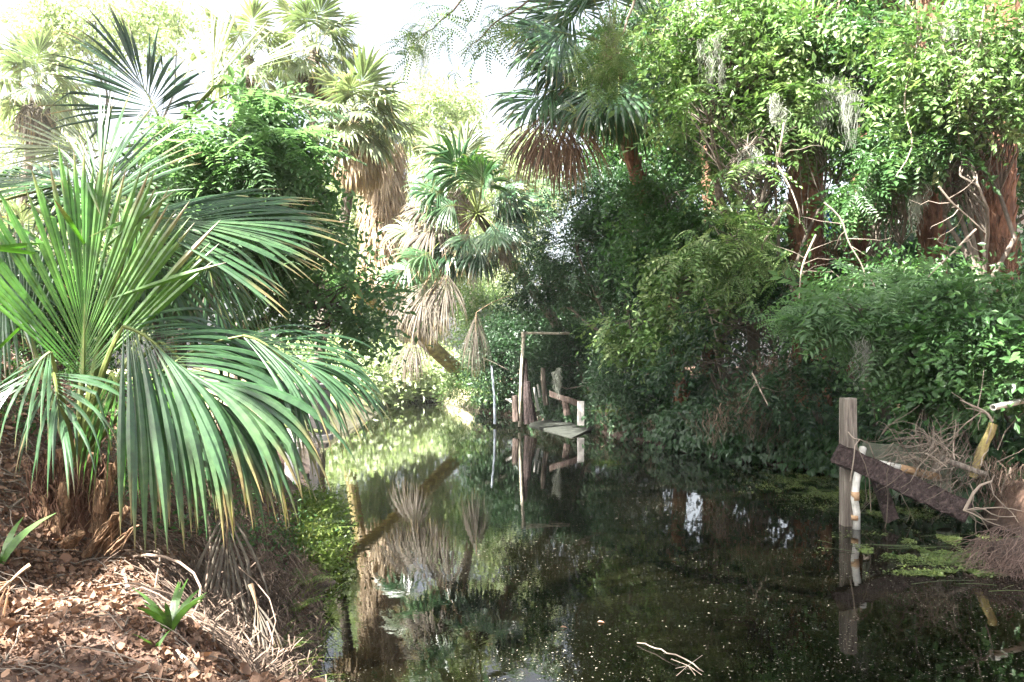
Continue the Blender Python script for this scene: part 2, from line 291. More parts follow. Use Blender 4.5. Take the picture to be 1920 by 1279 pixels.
def spray(kind, q):
    V = []; F = []; R = []; n = 0
    def put(v, f, o, x, up, r):
        nonlocal n
        v = v @ rotm(x, up).T + o; V.append(v); F.append(f + n); R.append(np.full(len(v), r)); n += len(v)
    if kind in ('broad', 'broad6'):
        lf = leaf4 if kind == 'broad' else leaf6
        for k in range(13):
            t = k / 13; s = 1 if k % 2 else -1
            o = A(.42 * t, 0, -.10 * t * t); x = A(.7 + q.normal() * .25, s * (.9 + q.normal() * .25), q.normal() * .3 - .1)
            L = q.uniform(.07, .115); put(*lf(L, L * .5), o, x, A(q.normal() * .3, q.normal() * .3, 1), q.random())
        put(*lf(.1, .05), A(.42, 0, -.1), A(1, 0, -.2), A(0, 0, 1), q.random())
    elif kind in ('pinnate', 'pinnate6'):
        lf = leaf4 if kind == 'pinnate' else leaf6
        for b in range(3):
            ang = (b - 1) * .9; ca, sa = cos(ang), sin(ang); rr = q.random()
            for k in range(9):
                t = k / 8; d = .05 + .34 * t; o = A(d * ca, d * sa, -.16 * t * t + .03)
                for s in (-1, 1):
                    L = .085 * (1 - .35 * abs(t - .4)); x = A(ca, sa, -.3) * .45 + s * A(-sa, ca, 0) + A(0, 0, -.15)
                    put(*lf(L * q.uniform(.85, 1.1), L * .38), o, x, A(q.normal() * .15, q.normal() * .15, 1), np.clip(rr + q.normal() * .12, 0, 1))
    elif kind == 'fine':
        for k in range(22):
            o = q.normal(size=3) * A(.13, .13, .07) + A(.14, 0, 0); L = q.uniform(.045, .075)
            put(*leaf4(L, L * .45), o, q.normal(size=3) + A(.6, 0, -.2), q.normal(size=3) * .6 + A(0, 0, 1), q.random())
    elif kind == 'far':
        for k in range(16):
            o = q.normal(size=3) * A(.3, .3, .16); L = q.uniform(.12, .2)
            put(*leaf4(L, L * .5), o, q.normal(size=3), q.normal(size=3) * .6 + A(0, 0, 1), q.random())
    elif kind == 'heart':
        for k in range(7):
            o = q.normal(size=3) * A(.12, .12, .05); L = q.uniform(.07, .13)
            V0 = A([0, 0, 0], [-.12 * L, -.3 * L, 0], [.1 * L, -.45 * L, .05 * L], [.6 * L, -.25 * L, 0], [L, 0, -.15 * L], [.6 * L, .25 * L, 0], [.1 * L, .45 * L, .05 * L], [-.12 * L, .3 * L, 0])
            put(V0, np.array([(0, 1, 2, 3), (0, 3, 4, 5), (0, 5, 6, 7)]), o, A(1, q.normal() * .5, -.5), A(.5, 0, 1) + q.normal(size=3) * .2, q.random())
    k = {}
    Fs = {}
    for f in F: Fs.setdefault(f.shape[1], []).append(f)
    return np.concatenate(V), {a: np.concatenate(b) for a, b in Fs.items()}, np.concatenate(R)
PROTO = {k: [spray(k, np.random.default_rng(50 + i)) for i in range(4)] for k in ('broad', 'broad6', 'pinnate', 'pinnate6', 'fine', 'far', 'heart')}
def scatter(mb, kind, C_, D, scale=1.0, upn=.35, m=0, roll=None):
    C_ = np.asarray(C_); n = len(C_)
    if n == 0: return
    which = rng.integers(0, 4, n); up = norm(A(0, 0, 1) + rng.normal(size=(n, 3)) * upn) if roll is None else norm(roll)
    Rm = rotm(D, up); s = scale * rng.uniform(.6, 1.4, n)
    for w_ in range(4):
        idx = np.where(which == w_)[0]
        if not len(idx): continue
        V, Fs, R = PROTO[kind][w_]
        W = np.einsum('nij,kj->nki', Rm[idx], V) * s[idx][:, None, None] + C_[idx][:, None]
        RR = np.clip(R[None] * .6 + rng.random(len(idx))[:, None] * .4, 0, 1)
        first = True; base = mb.n
        for k_, F in Fs.items():
            FF = (F[None] + (np.arange(len(idx)) * len(V))[:, None, None]).reshape(-1, k_)
            if first: mb.add(W.reshape(-1, 3), FF, RR.ravel(), m); first = False
            else: mb.F.append(FF + base); mb.M.append(np.full(len(FF), m))
def lobe(px, py, rx, ry, d, rd=None):          # ellipsoid seen at pixel px,py with pixel radii rx,ry at distance d, depth radius rd
    c = P(px, py, d); return (c, A(rx / FPX * d, rd if rd else rx / FPX * d, ry / FPX * d))
def sample_lobe(c, r, n, shell=.5, gap=0.0, sc=1.0, seed=0):
    out = []; tot = 0; it = 0; n2 = n; 
    while tot < n:
        n = max(n2, 40); it += 1; gap = gap - .1 * (it > 3)
        u = norm(rng.normal(size=(n * 2, 3))); rad = (shell + (1 - shell) * rng.random((n * 2, 1))) ** .8
        p = c + u * r * rad * (1 + .18 * vnoise(u * 3, 1, seed))[:, None]
        ok = vnoise(p, sc, seed + 1) > gap - .6 ; p = p[ok]; out.append(p); tot += len(p)
        n = n2
    p = np.concatenate(out)[:n]; return p, norm((p - c) / r)
def tree(name, label, cat, base, lobes, kind, n, mat, r=.12, scale=1.0, group=None, gap=.35, sc=.9, trunk=None, droop=.35, barkm='bark', twigs=60, part='foliage', upn=.35):
    base = A(*base); e = thing(name, label, cat, base, group)
    tot = sum(np.prod(l[1]) ** (2 / 3) for l in lobes); mb = MB(); tb = MB()
    if trunk is None:
        c0 = np.mean([l[0] for l in lobes], 0); trunk = [base, base * .55 + c0 * .45 + A(0, 0, .1)]
        trunk = curve(trunk[0], trunk[1], wob=.04, n=9)
    trunk = np.asarray(trunk); L = len(trunk)
    tube(tb, trunk, np.linspace(r, r * .55, L), 10, rng.random(), rough=.06)
    for i, (c, rr) in enumerate(lobes):
        k = int(n * np.prod(rr) ** (2 / 3) / tot) + 4
        per = 12; nb = max(3, k // per); k = nb * per
        q0, o0 = sample_lobe(c, rr, nb, shell=.55, gap=gap, sc=sc, seed=i + int(abs(c[0] * 10)))
        Lb = np.linalg.norm(q0 - c, axis=1) * rng.uniform(.85, 1.3, nb); ob = norm(q0 - c + rng.normal(size=q0.shape) * .25 * rr)
        tt = rng.uniform(.6, 1.0, (nb, per)); tt[:, 0] = 1
        p = c + ob[:, None] * (Lb[:, None] * tt)[..., None] + A(0, 0, -1) * (.16 * Lb[:, None] * tt ** 2)[..., None] + rng.normal(size=(nb, per, 3)) * .11 * scale
        p = p.reshape(-1, 3); o = np.repeat(ob, per, 0)
        p[:, 2] = np.maximum(p[:, 2], gh(p[:, 0], p[:, 1]).clip(0) + .08)
        D = norm(o * A(1, 1, .5) + rng.normal(size=o.shape) * .5 + A(0, 0, -droop))
        if c[0] > 2 and kind != 'far' and 'pipe frame' not in label and 'pipe arm' not in label:
            km = vnoise(p * A(1, .3, 1), .95, 77) > -.12; p = p[km]; D = D[km]
        kinds = {'pinnate': ('broad', 1.0), 'pinnate6': ('broad6', .9), 'broad': ('fine', 1.5), 'broad6': ('fine', 1.3), 'fine': ('broad', .7), 'far': ('far', 1.3)}[kind]
        pick = rng.random(len(p)) < .32; sv = scale * (1 + .25 * vnoise(c[None], 1.0, i)[0])
        scatter(mb, kind, p[~pick], D[~pick], sv, upn=upn); scatter(mb, kinds[0], p[pick], D[pick], sv * kinds[1], upn=upn)
        s = trunk[-1 - (i % 3)]
        lim = curve(s, c, wob=.08, n=7, bow=.05); tube(tb, lim, np.linspace(r * .5, r * .18, 7), 6, rng.random(), cap=False)
        for q in p[rng.integers(0, len(p), max(2, int(twigs * k / n)))] if len(p) else []:
            a = lim[rng.integers(2, 7)]; tube(tb, curve(a, q, wob=.07, n=5, bow=.04), np.linspace(r * .14 + .004, .004, 5), 4, rng.random(), cap=False)
    tb.build('trunk', M[barkm], e, smooth=True); mb.build(part, M[mat], e)
    return e

# ------------------------------------------------------------------ palm fronds
def frond(mb, B, H, f, u=(0, 0, 1), R=1.2, n=44, spread=110, droop=.6, fold=.3, split=.45, bow=.05, m=(0, 1), steps=10, lw=1.0, jit=.05, pr=.018, twist=.3, pow_=1.5, rv=None, wmul=1.0, kink=.16):
    B = A(*B); H = A(*H); f = norm(A(*f)); u = A(*u); s = norm(np.cross(f, u)); u = np.cross(s, f)
    Am = radians(spread); a = np.linspace(-Am, Am, n) + rng.normal(size=n) * jit * .35
    tube(mb, curve(B, H, bow=bow, n=8), np.linspace(pr * 1.5, pr * .7, 8), 6, .5, m[1], flat=.6)
    g = A(0, 0, -1); K = 8; cp = [H]; d = f.copy(); Lc = R * .38
    for k in range(K): d = norm(d + g * droop * .10); cp.append(cp[-1] + d * Lc / K)
    cp = np.array(cp); mb_c = cp; tube(mb, cp, np.linspace(pr * .7, pr * .15, len(cp)), 5, .5, m[1])
    c = np.clip(1 - np.abs(a) / Am, 0, 1) ** 1.2 * .92; ci = c * K; i0 = np.minimum(ci.astype(int), K - 1); fr = (ci - i0)[:, None]
    p = cp[i0] * (1 - fr) + cp[i0 + 1] * fr
    d = f * np.cos(a)[:, None] + s * np.sin(a)[:, None] - u * (fold * np.abs(np.sin(a)) + .0)[:, None]
    d = norm(d + rng.normal(size=(n, 3)) * jit); tg = norm(-f * np.sin(a)[:, None] + s * np.cos(a)[:, None])
    L = R * (.68 + .32 * np.cos(a * .55)) * rng.uniform(.88, 1.06, n) * lw - c * Lc * .5
    kk = np.where(rng.random(n) < kink, rng.uniform(.4, .85, n), 9); stiff = rng.uniform(.6, 1.45, n); Dl = 2 * Am / n; t = np.linspace(0, 1, steps + 1); tw = rng.normal(size=n) * twist
    hw_s = math.tan(Dl / 2) * (split * L + c * Lc * .35) * 1.08 * wmul
    V = np.zeros((n, steps + 1, 3, 3))
    for k, tt in enumerate(t):
        wv = norm(tg - (tg * d).sum(1, keepdims=True) * d); nn = np.cross(wv, d)
        nn = nn * np.sign((nn * u).sum(1, keepdims=True) + 1e-6)
        ph = (tw * max(0, tt - split) / (1 - split))[:, None]; wv2 = wv * np.cos(ph) + nn * np.sin(ph)
        if tt < split: hw = np.maximum(hw_s * (tt / split), .002) + .0
        else: hw = hw_s * np.maximum(1 - ((tt - split) / (1 - split)) ** 1.2, .02)
        hw = hw[:, None]
        V[:, k, 0] = p - wv2 * hw; V[:, k, 1] = p + nn * hw * .45; V[:, k, 2] = p + wv2 * hw
        d = norm(d + g * (droop * stiff * (tt + .05) ** pow_ * 2.2 / steps)[:, None] * (1 - np.clip(-d[:, 2:3], 0, 1) * .0))
        d = norm(d + (g * rng.uniform(.5, 1.6) + rng.normal(size=(n, 3)) * .25) * ((kk >= tt) & (kk < tt + 1 / steps))[:, None])
        p = p + d * (L / steps)[:, None]
    W = (steps + 1) * 3; i = (np.arange(n) * W)[:, None, None]; k = (np.arange(steps) * 3)[None, :, None]; j = np.arange(2)[None, None]
    F = np.stack([i + k + j, i + k + j + 1, i + k + 3 + j + 1, i + k + 3 + j], -1).reshape(-1, 4)
    base = rng.random() if rv is None else rv
    rr = np.clip(base * .6 + .4 * rng.random(n), 0, 1); tipv = np.broadcast_to((t[None, :, None] + rng.normal(size=(n, 1, 1)) * .09), (n, steps + 1, 3)).ravel(); mb.add(V.reshape(-1, 3), F, np.repeat(rr, W), m[0], tip=tipv)
def add_frond(e, mat='palm', pet='petiole', **kw):
    mb = MB(); frond(mb, **kw); return mb.build('frond', [M[mat], M[pet]], e)
def boots(mb, path, r, n=60, L=.28, out=.5, wd=.07, m=0, t0=0, t1=1):
    path = np.asarray(path)
    for k in range(n):
        t = t0 + (t1 - t0) * (k + .5) / n; th = k * 2.4; q = t * (len(path) - 1); i = min(int(q), len(path) - 2)
        c = path[i] + (path[i + 1] - path[i]) * (q - i); ax = norm(path[i + 1] - path[i]); o = A(cos(th), sin(th), 0); sd = norm(np.cross(ax, o))
        rr = np.interp(t, np.linspace(0, 1, len(np.atleast_1d(r))), np.atleast_1d(r)) if np.ndim(r) else r
        l = L * rng.uniform(.6, 1.2); s0 = c + o * rr * .85; s1 = s0 + norm(ax + o * out) * l; w0 = wd * rng.uniform(.8, 1.2); w1 = w0 * .45
        nrm = o * .018
        V = [s0 - sd * w0, s0 + sd * w0, s0 + sd * w0 * .7 + nrm * 2, s0 - sd * w0 * .7 + nrm * 2, s1 - sd * w1, s1 + sd * w1, s1 + sd * w1 * .8 + nrm, s1 - sd * w1 * .8 + nrm]
        mb.add(V, [(0, 1, 5, 4), (3, 7, 6, 2), (0, 4, 7, 3), (1, 2, 6, 5), (4, 5, 6, 7)], rng.random(), m)
def palm(name, label, base, top, r=.16, nf=20, R=1.0, Lp=1.0, group=None, mat='palm', dead=5, deadmat='palm_dead', trunkm='bark', boot=False, n=26, steps=6, bow=.0, elmin=-35, elmax=80, droop=.9, skip=None, part_seed=None, cat='palm tree', wmul=1.3, deadR=None):
    base = A(*base); top = A(*top); e = thing(name, label, cat, base, group)
    tb = MB(); path = curve(base, top, wob=.01, n=14, bow=bow); rad = np.linspace(r * 1.15, r, 14)
    tube(tb, path, rad, 12, rough=.05)
    if boot: boots(tb, path, rad, n=int(26 * np.linalg.norm(top - base)), out=.35 if boot == 1 else .6, t0=.0, t1=1, wd=.06)
    else: boots(tb, path, rad, n=18, L=.22, out=.6, t0=.85)
    tb.build('trunk', M[trunkm], e, smooth=False)
    for k in range(nf + dead):
        az_ = k * 2.39996 + .5
        if k < nf:
            q = k / max(1, nf - 1); el_ = radians(elmax + (elmin - elmax) * q); dr = droop * (.6 + .8 * q); mt = mat
        else: el_ = radians(rng.uniform(-75, -50)); dr = 2.2; mt = deadmat
        lp = Lp * rng.uniform(.85, 1.1) * (.8 if k >= nf else 1)
        dd = A(cos(az_) * cos(el_), sin(az_) * cos(el_), sin(el_)); H = top + dd * lp + A(0, 0, -.12 * lp)
        f = norm(dd + A(0, 0, -.35 - .25 * (k >= nf)))
        RR = (deadR or R) if k >= nf else R
        up = A(0, 0, 1) if abs(f[2]) < .93 else -A(cos(az_), sin(az_), 0) * np.sign(f[2])
        add_frond(e, mt, 'petiole' if k < nf else 'petiole_dead', B=top + A(0, 0, -.2) + dd * .05, H=H, f=f, u=up, R=RR * rng.uniform(.85, 1.1), n=n, spread=115 if k < nf else 70, droop=dr, fold=.35, steps=steps, bow=.06, wmul=wmul)
    return e
def hanging(mb, top, L, n=60, rad=.1, w=.008, wav=.03, steps=7, m=0, taper=True, spread=1.0):   # clump of thin hanging strips
    top = np.asarray(top, float); p = top + rng.normal(size=(n, 3)) * rad * A(1, 1, .5); L_ = L * rng.uniform(.35, 1, n)
    ph = rng.uniform(0, 6.28, (n, 2)); am = rng.uniform(.3, 1, (n, 1)) * wav; th = rng.uniform(0, pi, n); sd = np.stack([np.cos(th), np.sin(th), 0 * th], -1)
    V = []
    for k in range(steps + 1):
        t = k / steps
        q = p + A(0, 0, -1) * (L_ * t)[:, None] + np.stack([np.sin(ph[:, 0] + t * 9) * am[:, 0], np.cos(ph[:, 1] + t * 8) * am[:, 0], 0 * am[:, 0]], -1) - (p - top) * A(1, 1, 0) * (.6 * t * spread)
        hw = w * (1 - .75 * t if taper else 1); V.append(np.stack([q - sd * hw, q + sd * hw], 1))
    V = np.stack(V, 1); W = (steps + 1) * 2; i = (np.arange(n) * W)[:, None]; k = (np.arange(steps) * 2)[None]
    F = np.stack([i + k, i + k + 1, i + k + 3, i + k + 2], -1).reshape(-1, 4)
    mb.add(V.reshape(-1, 3), F, np.repeat(rng.random(n), W), m)
def moss(top, L, label, n=90, rad=.1):
    mb = MB(); top = A(*top); K = 7
    for k in range(K):
        o = A(rng.normal() * rad * .9, rng.normal() * rad, -L * .5 * k / K * rng.uniform(.5, 1.2)); hanging(mb, top + o, L * rng.uniform(.45, .75), n=max(8, n // 4), rad=rad * .45, w=.0045, wav=.06, steps=12, spread=.5)
    tag(mb.build('spanish_moss', M['moss'], loc=top), label, 'moss', 'clumps of spanish moss hanging from branches')
M['weed'] = leafmat('pond_weed', [(0, (.025, .04, .012)), (.5, (.06, .09, .022)), (1, (.14, .17, .05))], trans=.1)

# ------------------------------------------------------------------ LEFT BANK: foreground palm
def g(x, y): return A(x, y, float(gh(np.array([x]), np.array([y]))[0]))
def foreground_palm():
    c = g(-2.95, 5.35); e = thing('young_palm', 'large young fan palm on the near left bank with fresh upright and drooping fronds', 'palm tree', c)
    top = c + A(.02, 0, .42)
    tb = MB(); tube(tb, curve(c + A(0, 0, -.3), top, n=8), [.20, .21, .2, .18, .16, .13, .10, .06], 14, rough=.08)
    for k in range(70): 
        th = k * 2.4; a = c + A(cos(th) * .13, sin(th) * .13, rng.uniform(-.1, .42)); hanging(tb, a + A(cos(th) * .06, sin(th) * .06, .1), .3, n=14, rad=.05, w=.006, wav=.02)
    tb.build('trunk', M['fibre_red'], e, smooth=True)
    # cut leaf stalks round the base (pixel of foot, pixel of cut end)
    for (x0, y0, x1, y1, d, w_) in [(115, 985, 112, 842, 5.2, .042), (150, 960, 152, 800, 5.35, .04), (160, 930, 176, 850, 5.25, .045), (128, 1020, 150, 1000, 4.95, .06),
                                    (165, 1040, 218, 962, 5.0, .045), (190, 1035, 240, 950, 5.05, .03), (100, 1000, 122, 905, 5.1, .05), (205, 905, 228, 852, 5.2, .028), (140, 900, 128, 820, 5.4, .03), (185, 960, 205, 868, 5.1, .035), (95, 1010, 80, 930, 5.1, .03), (215, 1030, 262, 985, 4.95, .02), (180, 1000, 190, 900, 5.15, .05)]:
        w_ *= .8; s = MB(); pc = curve(P(x0, y0, d + .05), P(x1, y1, d), n=9, wob=.03); tube(s, pc, w_ * np.linspace(1.35, .8, 9), 12, rough=.07, flat=.5)
        for q in range(10): tube(s, curve(pc[0] + rng.normal(size=3) * .03, pc[rng.integers(3, 8)] + rng.normal(size=3) * w_ * .7 + A(0, -w_ * .4, 0), wob=.06, n=6), .0025, 4, rng.random(), cap=False)
        s.build('stalk_stub', M['stub'], e)
    F = lambda hx, hy, hd, tx, ty, td, **k: add_frond(e, B=top + A(0, 0, -.05), H=P(hx, hy, hd), f=P(tx, ty, td) - P(hx, hy, hd), **k)
    cu = A(0, -1, .15)       # blade facing the camera
    # big fresh upright fan
    F(155, 715, 5.2, 165, 320, 5.3, mat='palm_fresh', u=A(.1, -1, .1), R=1.34, n=56, spread=46, droop=.06, fold=-.05, split=.74, steps=12, rv=.75, jit=.015, bow=0, twist=.1, wmul=1.35, lw=1.0)
    F(60, 640, 5.9, -60, 330, 5.9, mat='palm', u=A(.4, -1, .2), R=.95, n=34, spread=36, droop=.35, fold=.0, split=.6, steps=10, rv=.5, jit=.03, bow=0)
    F(215, 640, 5.55, 250, 380, 5.7, mat='palm_fresh', u=A(-.5, -1, .2), R=1.0, n=32, spread=30, droop=.9, split=.5, fold=.1, wmul=1.3, steps=10, rv=.45, jit=.03)
    # drooping lit fan right of the base
    F(232, 612, 5.0, 420, 640, 5.0, mat='palm', u=A(-.1, -.75, .7), R=1.5, n=64, spread=74, droop=1.9, fold=.5, split=.55, wmul=1.75, steps=14, rv=.6, bow=.12, lw=1.0, pow_=1.0)
    F(455, 630, 5.3, 640, 640, 5.4, mat='palm', u=A(.1, -.6, .8), R=1.08, n=50, spread=50, droop=1.6, fold=.3, split=.55, wmul=1.4, steps=12, rv=.45, bow=.14, pow_=1.2)
    F(300, 640, 5.5, 420, 700, 5.4, mat='palm', u=A(-.1, -.8, .6), R=1.35, n=52, spread=62, droop=1.6, fold=.4, split=.5, wmul=1.6, steps=13, rv=.15, bow=.12, pow_=1.0)
    0 and F(330, 600, 5.9, 470, 640, 5.9, mat='palm', u=A(-.1, -.8, .6), R=1.25, n=44, spread=60, droop=1.5, fold=.4, split=.5, wmul=1.5, steps=12, rv=.0, bow=.12, pow_=1.0)
    # big fan folded over, reaching right at mid height
    F(248, 408, 5.3, 560, 385, 5.7, mat='palm', u=A(-.1, -.8, .6), R=1.22, n=58, spread=40, droop=.5, fold=.3, split=.68, wmul=1.6, steps=12, rv=.25, bow=.1, jit=.03)
    F(255, 420, 5.5, 330, 500, 5.6, mat='palm', u=A(.3, -.8, .4), R=.95, n=26, spread=50, droop=1.5, fold=.2, split=.45, steps=12, rv=.3, bow=.1)
    F(385, 470, 6.4, 430, 600, 6.4, mat='palm', u=A(.5, -.8, .4), R=.9, n=30, spread=55, droop=1.5, fold=.3, split=.4, steps=10, rv=.2, bow=.1)
    # small low ones
    F(95, 660, 5.0, 30, 690, 4.9, mat='palm', u=A(0, -.3, 1), R=.75, n=22, spread=70, droop=2.2, fold=.3, split=.35, steps=10, rv=.6)
    F(100, 700, 5.0, 125, 760, 4.8, mat='palm', u=A(0, -1, .6), R=.75, n=20, spread=60, droop=2.2, fold=.3, split=.3, steps=10, rv=.3)
    F(210, 700, 5.3, 250, 760, 5.1, mat='palm_fresh', u=A(0, -1, .6), R=.9, n=24, spread=60, droop=2.0, fold=.3, split=.3, steps=10, rv=.6)
    F(20, 560, 5.8, -60, 600, 5.6, mat='palm', u=A(0, -.3, 1), R=.9, n=30, spread=80, droop=1.4, fold=.3, split=.4, steps=10, rv=.6)
    F(175, 400, 6.2, 200, 250, 6.4, mat='palm', u=A(-.3, -1, .2), R=1.0, n=34, spread=70, droop=.35, fold=.1, split=.5, steps=9, rv=.3)
M['stub'] = surf('cut_stalk', [(.32, (.05, .032, .018)), (.5, (.17, .10, .055)), (.66, (.34, .21, .12))], 16, .85, .9, (2, 2, .35), bscale=60)
foreground_palm()

# palm behind with dark fan, pale fan and right fans
def second_palm():
    base = g(-4.0, 9.6); top = P(305, 265, 9.2); e = thing('fan_palm', 'tall fan palm behind the leafy bush, its dark upright fan against the sky', 'palm tree', base)
    tb = MB(); path = curve(base, top, wob=.02, n=12); tube(tb, path, np.linspace(.17, .13, 12), 12, rough=.05); boots(tb, path, .14, 40, .2, .5); tb.build('trunk', M['bark'], e)
    F = lambda hx, hy, hd, tx, ty, td, **k: add_frond(e, B=top, H=P(hx, hy, hd), f=P(tx, ty, td) - P(hx, hy, hd), **k)
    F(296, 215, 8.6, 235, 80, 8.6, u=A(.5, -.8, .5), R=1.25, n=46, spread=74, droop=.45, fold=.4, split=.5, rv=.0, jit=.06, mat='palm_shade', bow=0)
    F(398, 165, 9.0, 405, 40, 9.2, u=A(-.1, -1, .1), R=1.0, n=24, spread=42, droop=.05, fold=0, split=.55, rv=.9, mat='palm_dusty', bow=0)
    F(420, 148, 9.0, 540, 90, 9.2, u=A(-.3, -.4, 1), R=1.05, n=26, spread=38, droop=.15, fold=.1, split=.5, rv=.8, mat='palm_dusty', bow=0)
    F(450, 165, 9.0, 600, 185, 9.0, u=A(-.1, -.3, 1), R=.95, n=22, spread=40, droop=.25, fold=.1, split=.45, rv=.8, mat='palm_dusty')
    F(190, 283, 8.4, 50, 265, 8.4, u=A(.3, -.7, .6), R=1.15, n=30, spread=62, droop=.15, fold=0, split=.4, rv=.6, mat='palm_dusty', bow=0)
    F(262, 275, 9.2, 250, 380, 9.3, u=A(.3, -.9, .2), R=.9, n=24, spread=50, droop=.9, fold=0, split=.4, rv=.1)
    F(170, 300, 9.4, 120, 360, 9.4, u=A(.3, -.9, .4), R=.9, n=24, spread=80, droop=.9, fold=0, split=.4, rv=.1)
M['palm_shade'] = leafmat('palm_dark_blade', [(0, (.014, .036, .022)), (.6, (.035, .075, .04)), (1, (.10, .15, .05))], rough=.4, trans=.12)  # darker copy of the palm green, shade put into the colour
second_palm()
def edge_palm():
    base = g(-6.4, 7.5); e = thing('fan_palm', 'fan palm at the left picture edge with one level grey-green fan', 'palm tree', base)
    top = P(-160, 420, 7.4); tb = MB(); path = curve(base, top, n=10); tube(tb, path, .15, 12, rough=.05); boots(tb, path, .15, 30, .2, .5); tb.build('trunk', M['boots'], e)
    F = lambda hx, hy, hd, tx, ty, td, **k: add_frond(e, B=top, H=P(hx, hy, hd), f=P(tx, ty, td) - P(hx, hy, hd), **k)
    F(128, 343, 6.4, 0, 318, 6.5, u=A(.1, -.45, .9), R=.95, n=34, spread=62, droop=.2, fold=.1, split=.7, rv=.4, jit=.02, mat='palm', bow=0)
    F(135, 350, 6.5, 120, 430, 6.6, u=A(.3, -.9, .2), R=.55, n=26, spread=95, droop=.9, fold=.1, split=.4, rv=.3, mat='palm')
    F(-40, 480, 6.6, 40, 560, 6.6, u=A(.3, -.9, .4), R=.8, n=26, spread=70, droop=1.2, fold=.1, split=.4, rv=.3, mat='palm')
edge_palm()

# broad-leaved bush on the left bank
base = g(-3.9, 8.6)
tree('leafy_bush', 'tall soft green bush with broad leaflets behind the near palm', 'bush', base,
     [lobe(430, 310, 110, 80, 8.6, .7), lobe(530, 300, 75, 70, 8.8, .6), lobe(590, 400, 40, 60, 9, .4), lobe(520, 420, 60, 50, 9, .5), lobe(335, 350, 55, 60, 8.4, .5), lobe(450, 215, 60, 32, 8.8, .5)],
     'pinnate6', 520, 'leaf_soft', r=.07, scale=1.15, gap=.2, trunk=curve(base, P(430, 420, 8.7), wob=.04, n=8), twigs=120, droop=.2)
base = g(-3.3, 10.2)
tree('leafy_bush', 'looser dark-leaved bush reaching out above the creek, bright water showing through it', 'bush', base,
     [lobe(470, 500, 130, 90, 9.8, .9), lobe(605, 520, 50, 60, 10.2, .5), lobe(640, 590, 35, 35, 10.2, .3), lobe(390, 470, 90, 110, 9.6, .6), lobe(650, 560, 40, 50, 10, .5)],
     'broad', 520, 'leaf_soft', r=.06, scale=.9, gap=.45, trunk=curve(base, P(450, 600, 10), wob=.05, n=8), twigs=160, droop=.5)
base = g(-6.2, 9.3)
tree('leafy_bush', 'shaded bush low behind the palm at the left edge', 'bush', base, [lobe(60, 560, 100, 90, 9.3, .7), lobe(240, 540, 70, 60, 9.6, .6)], 'fine', 900, 'leaf_mid', r=.04, gap=.3, scale=1.2)

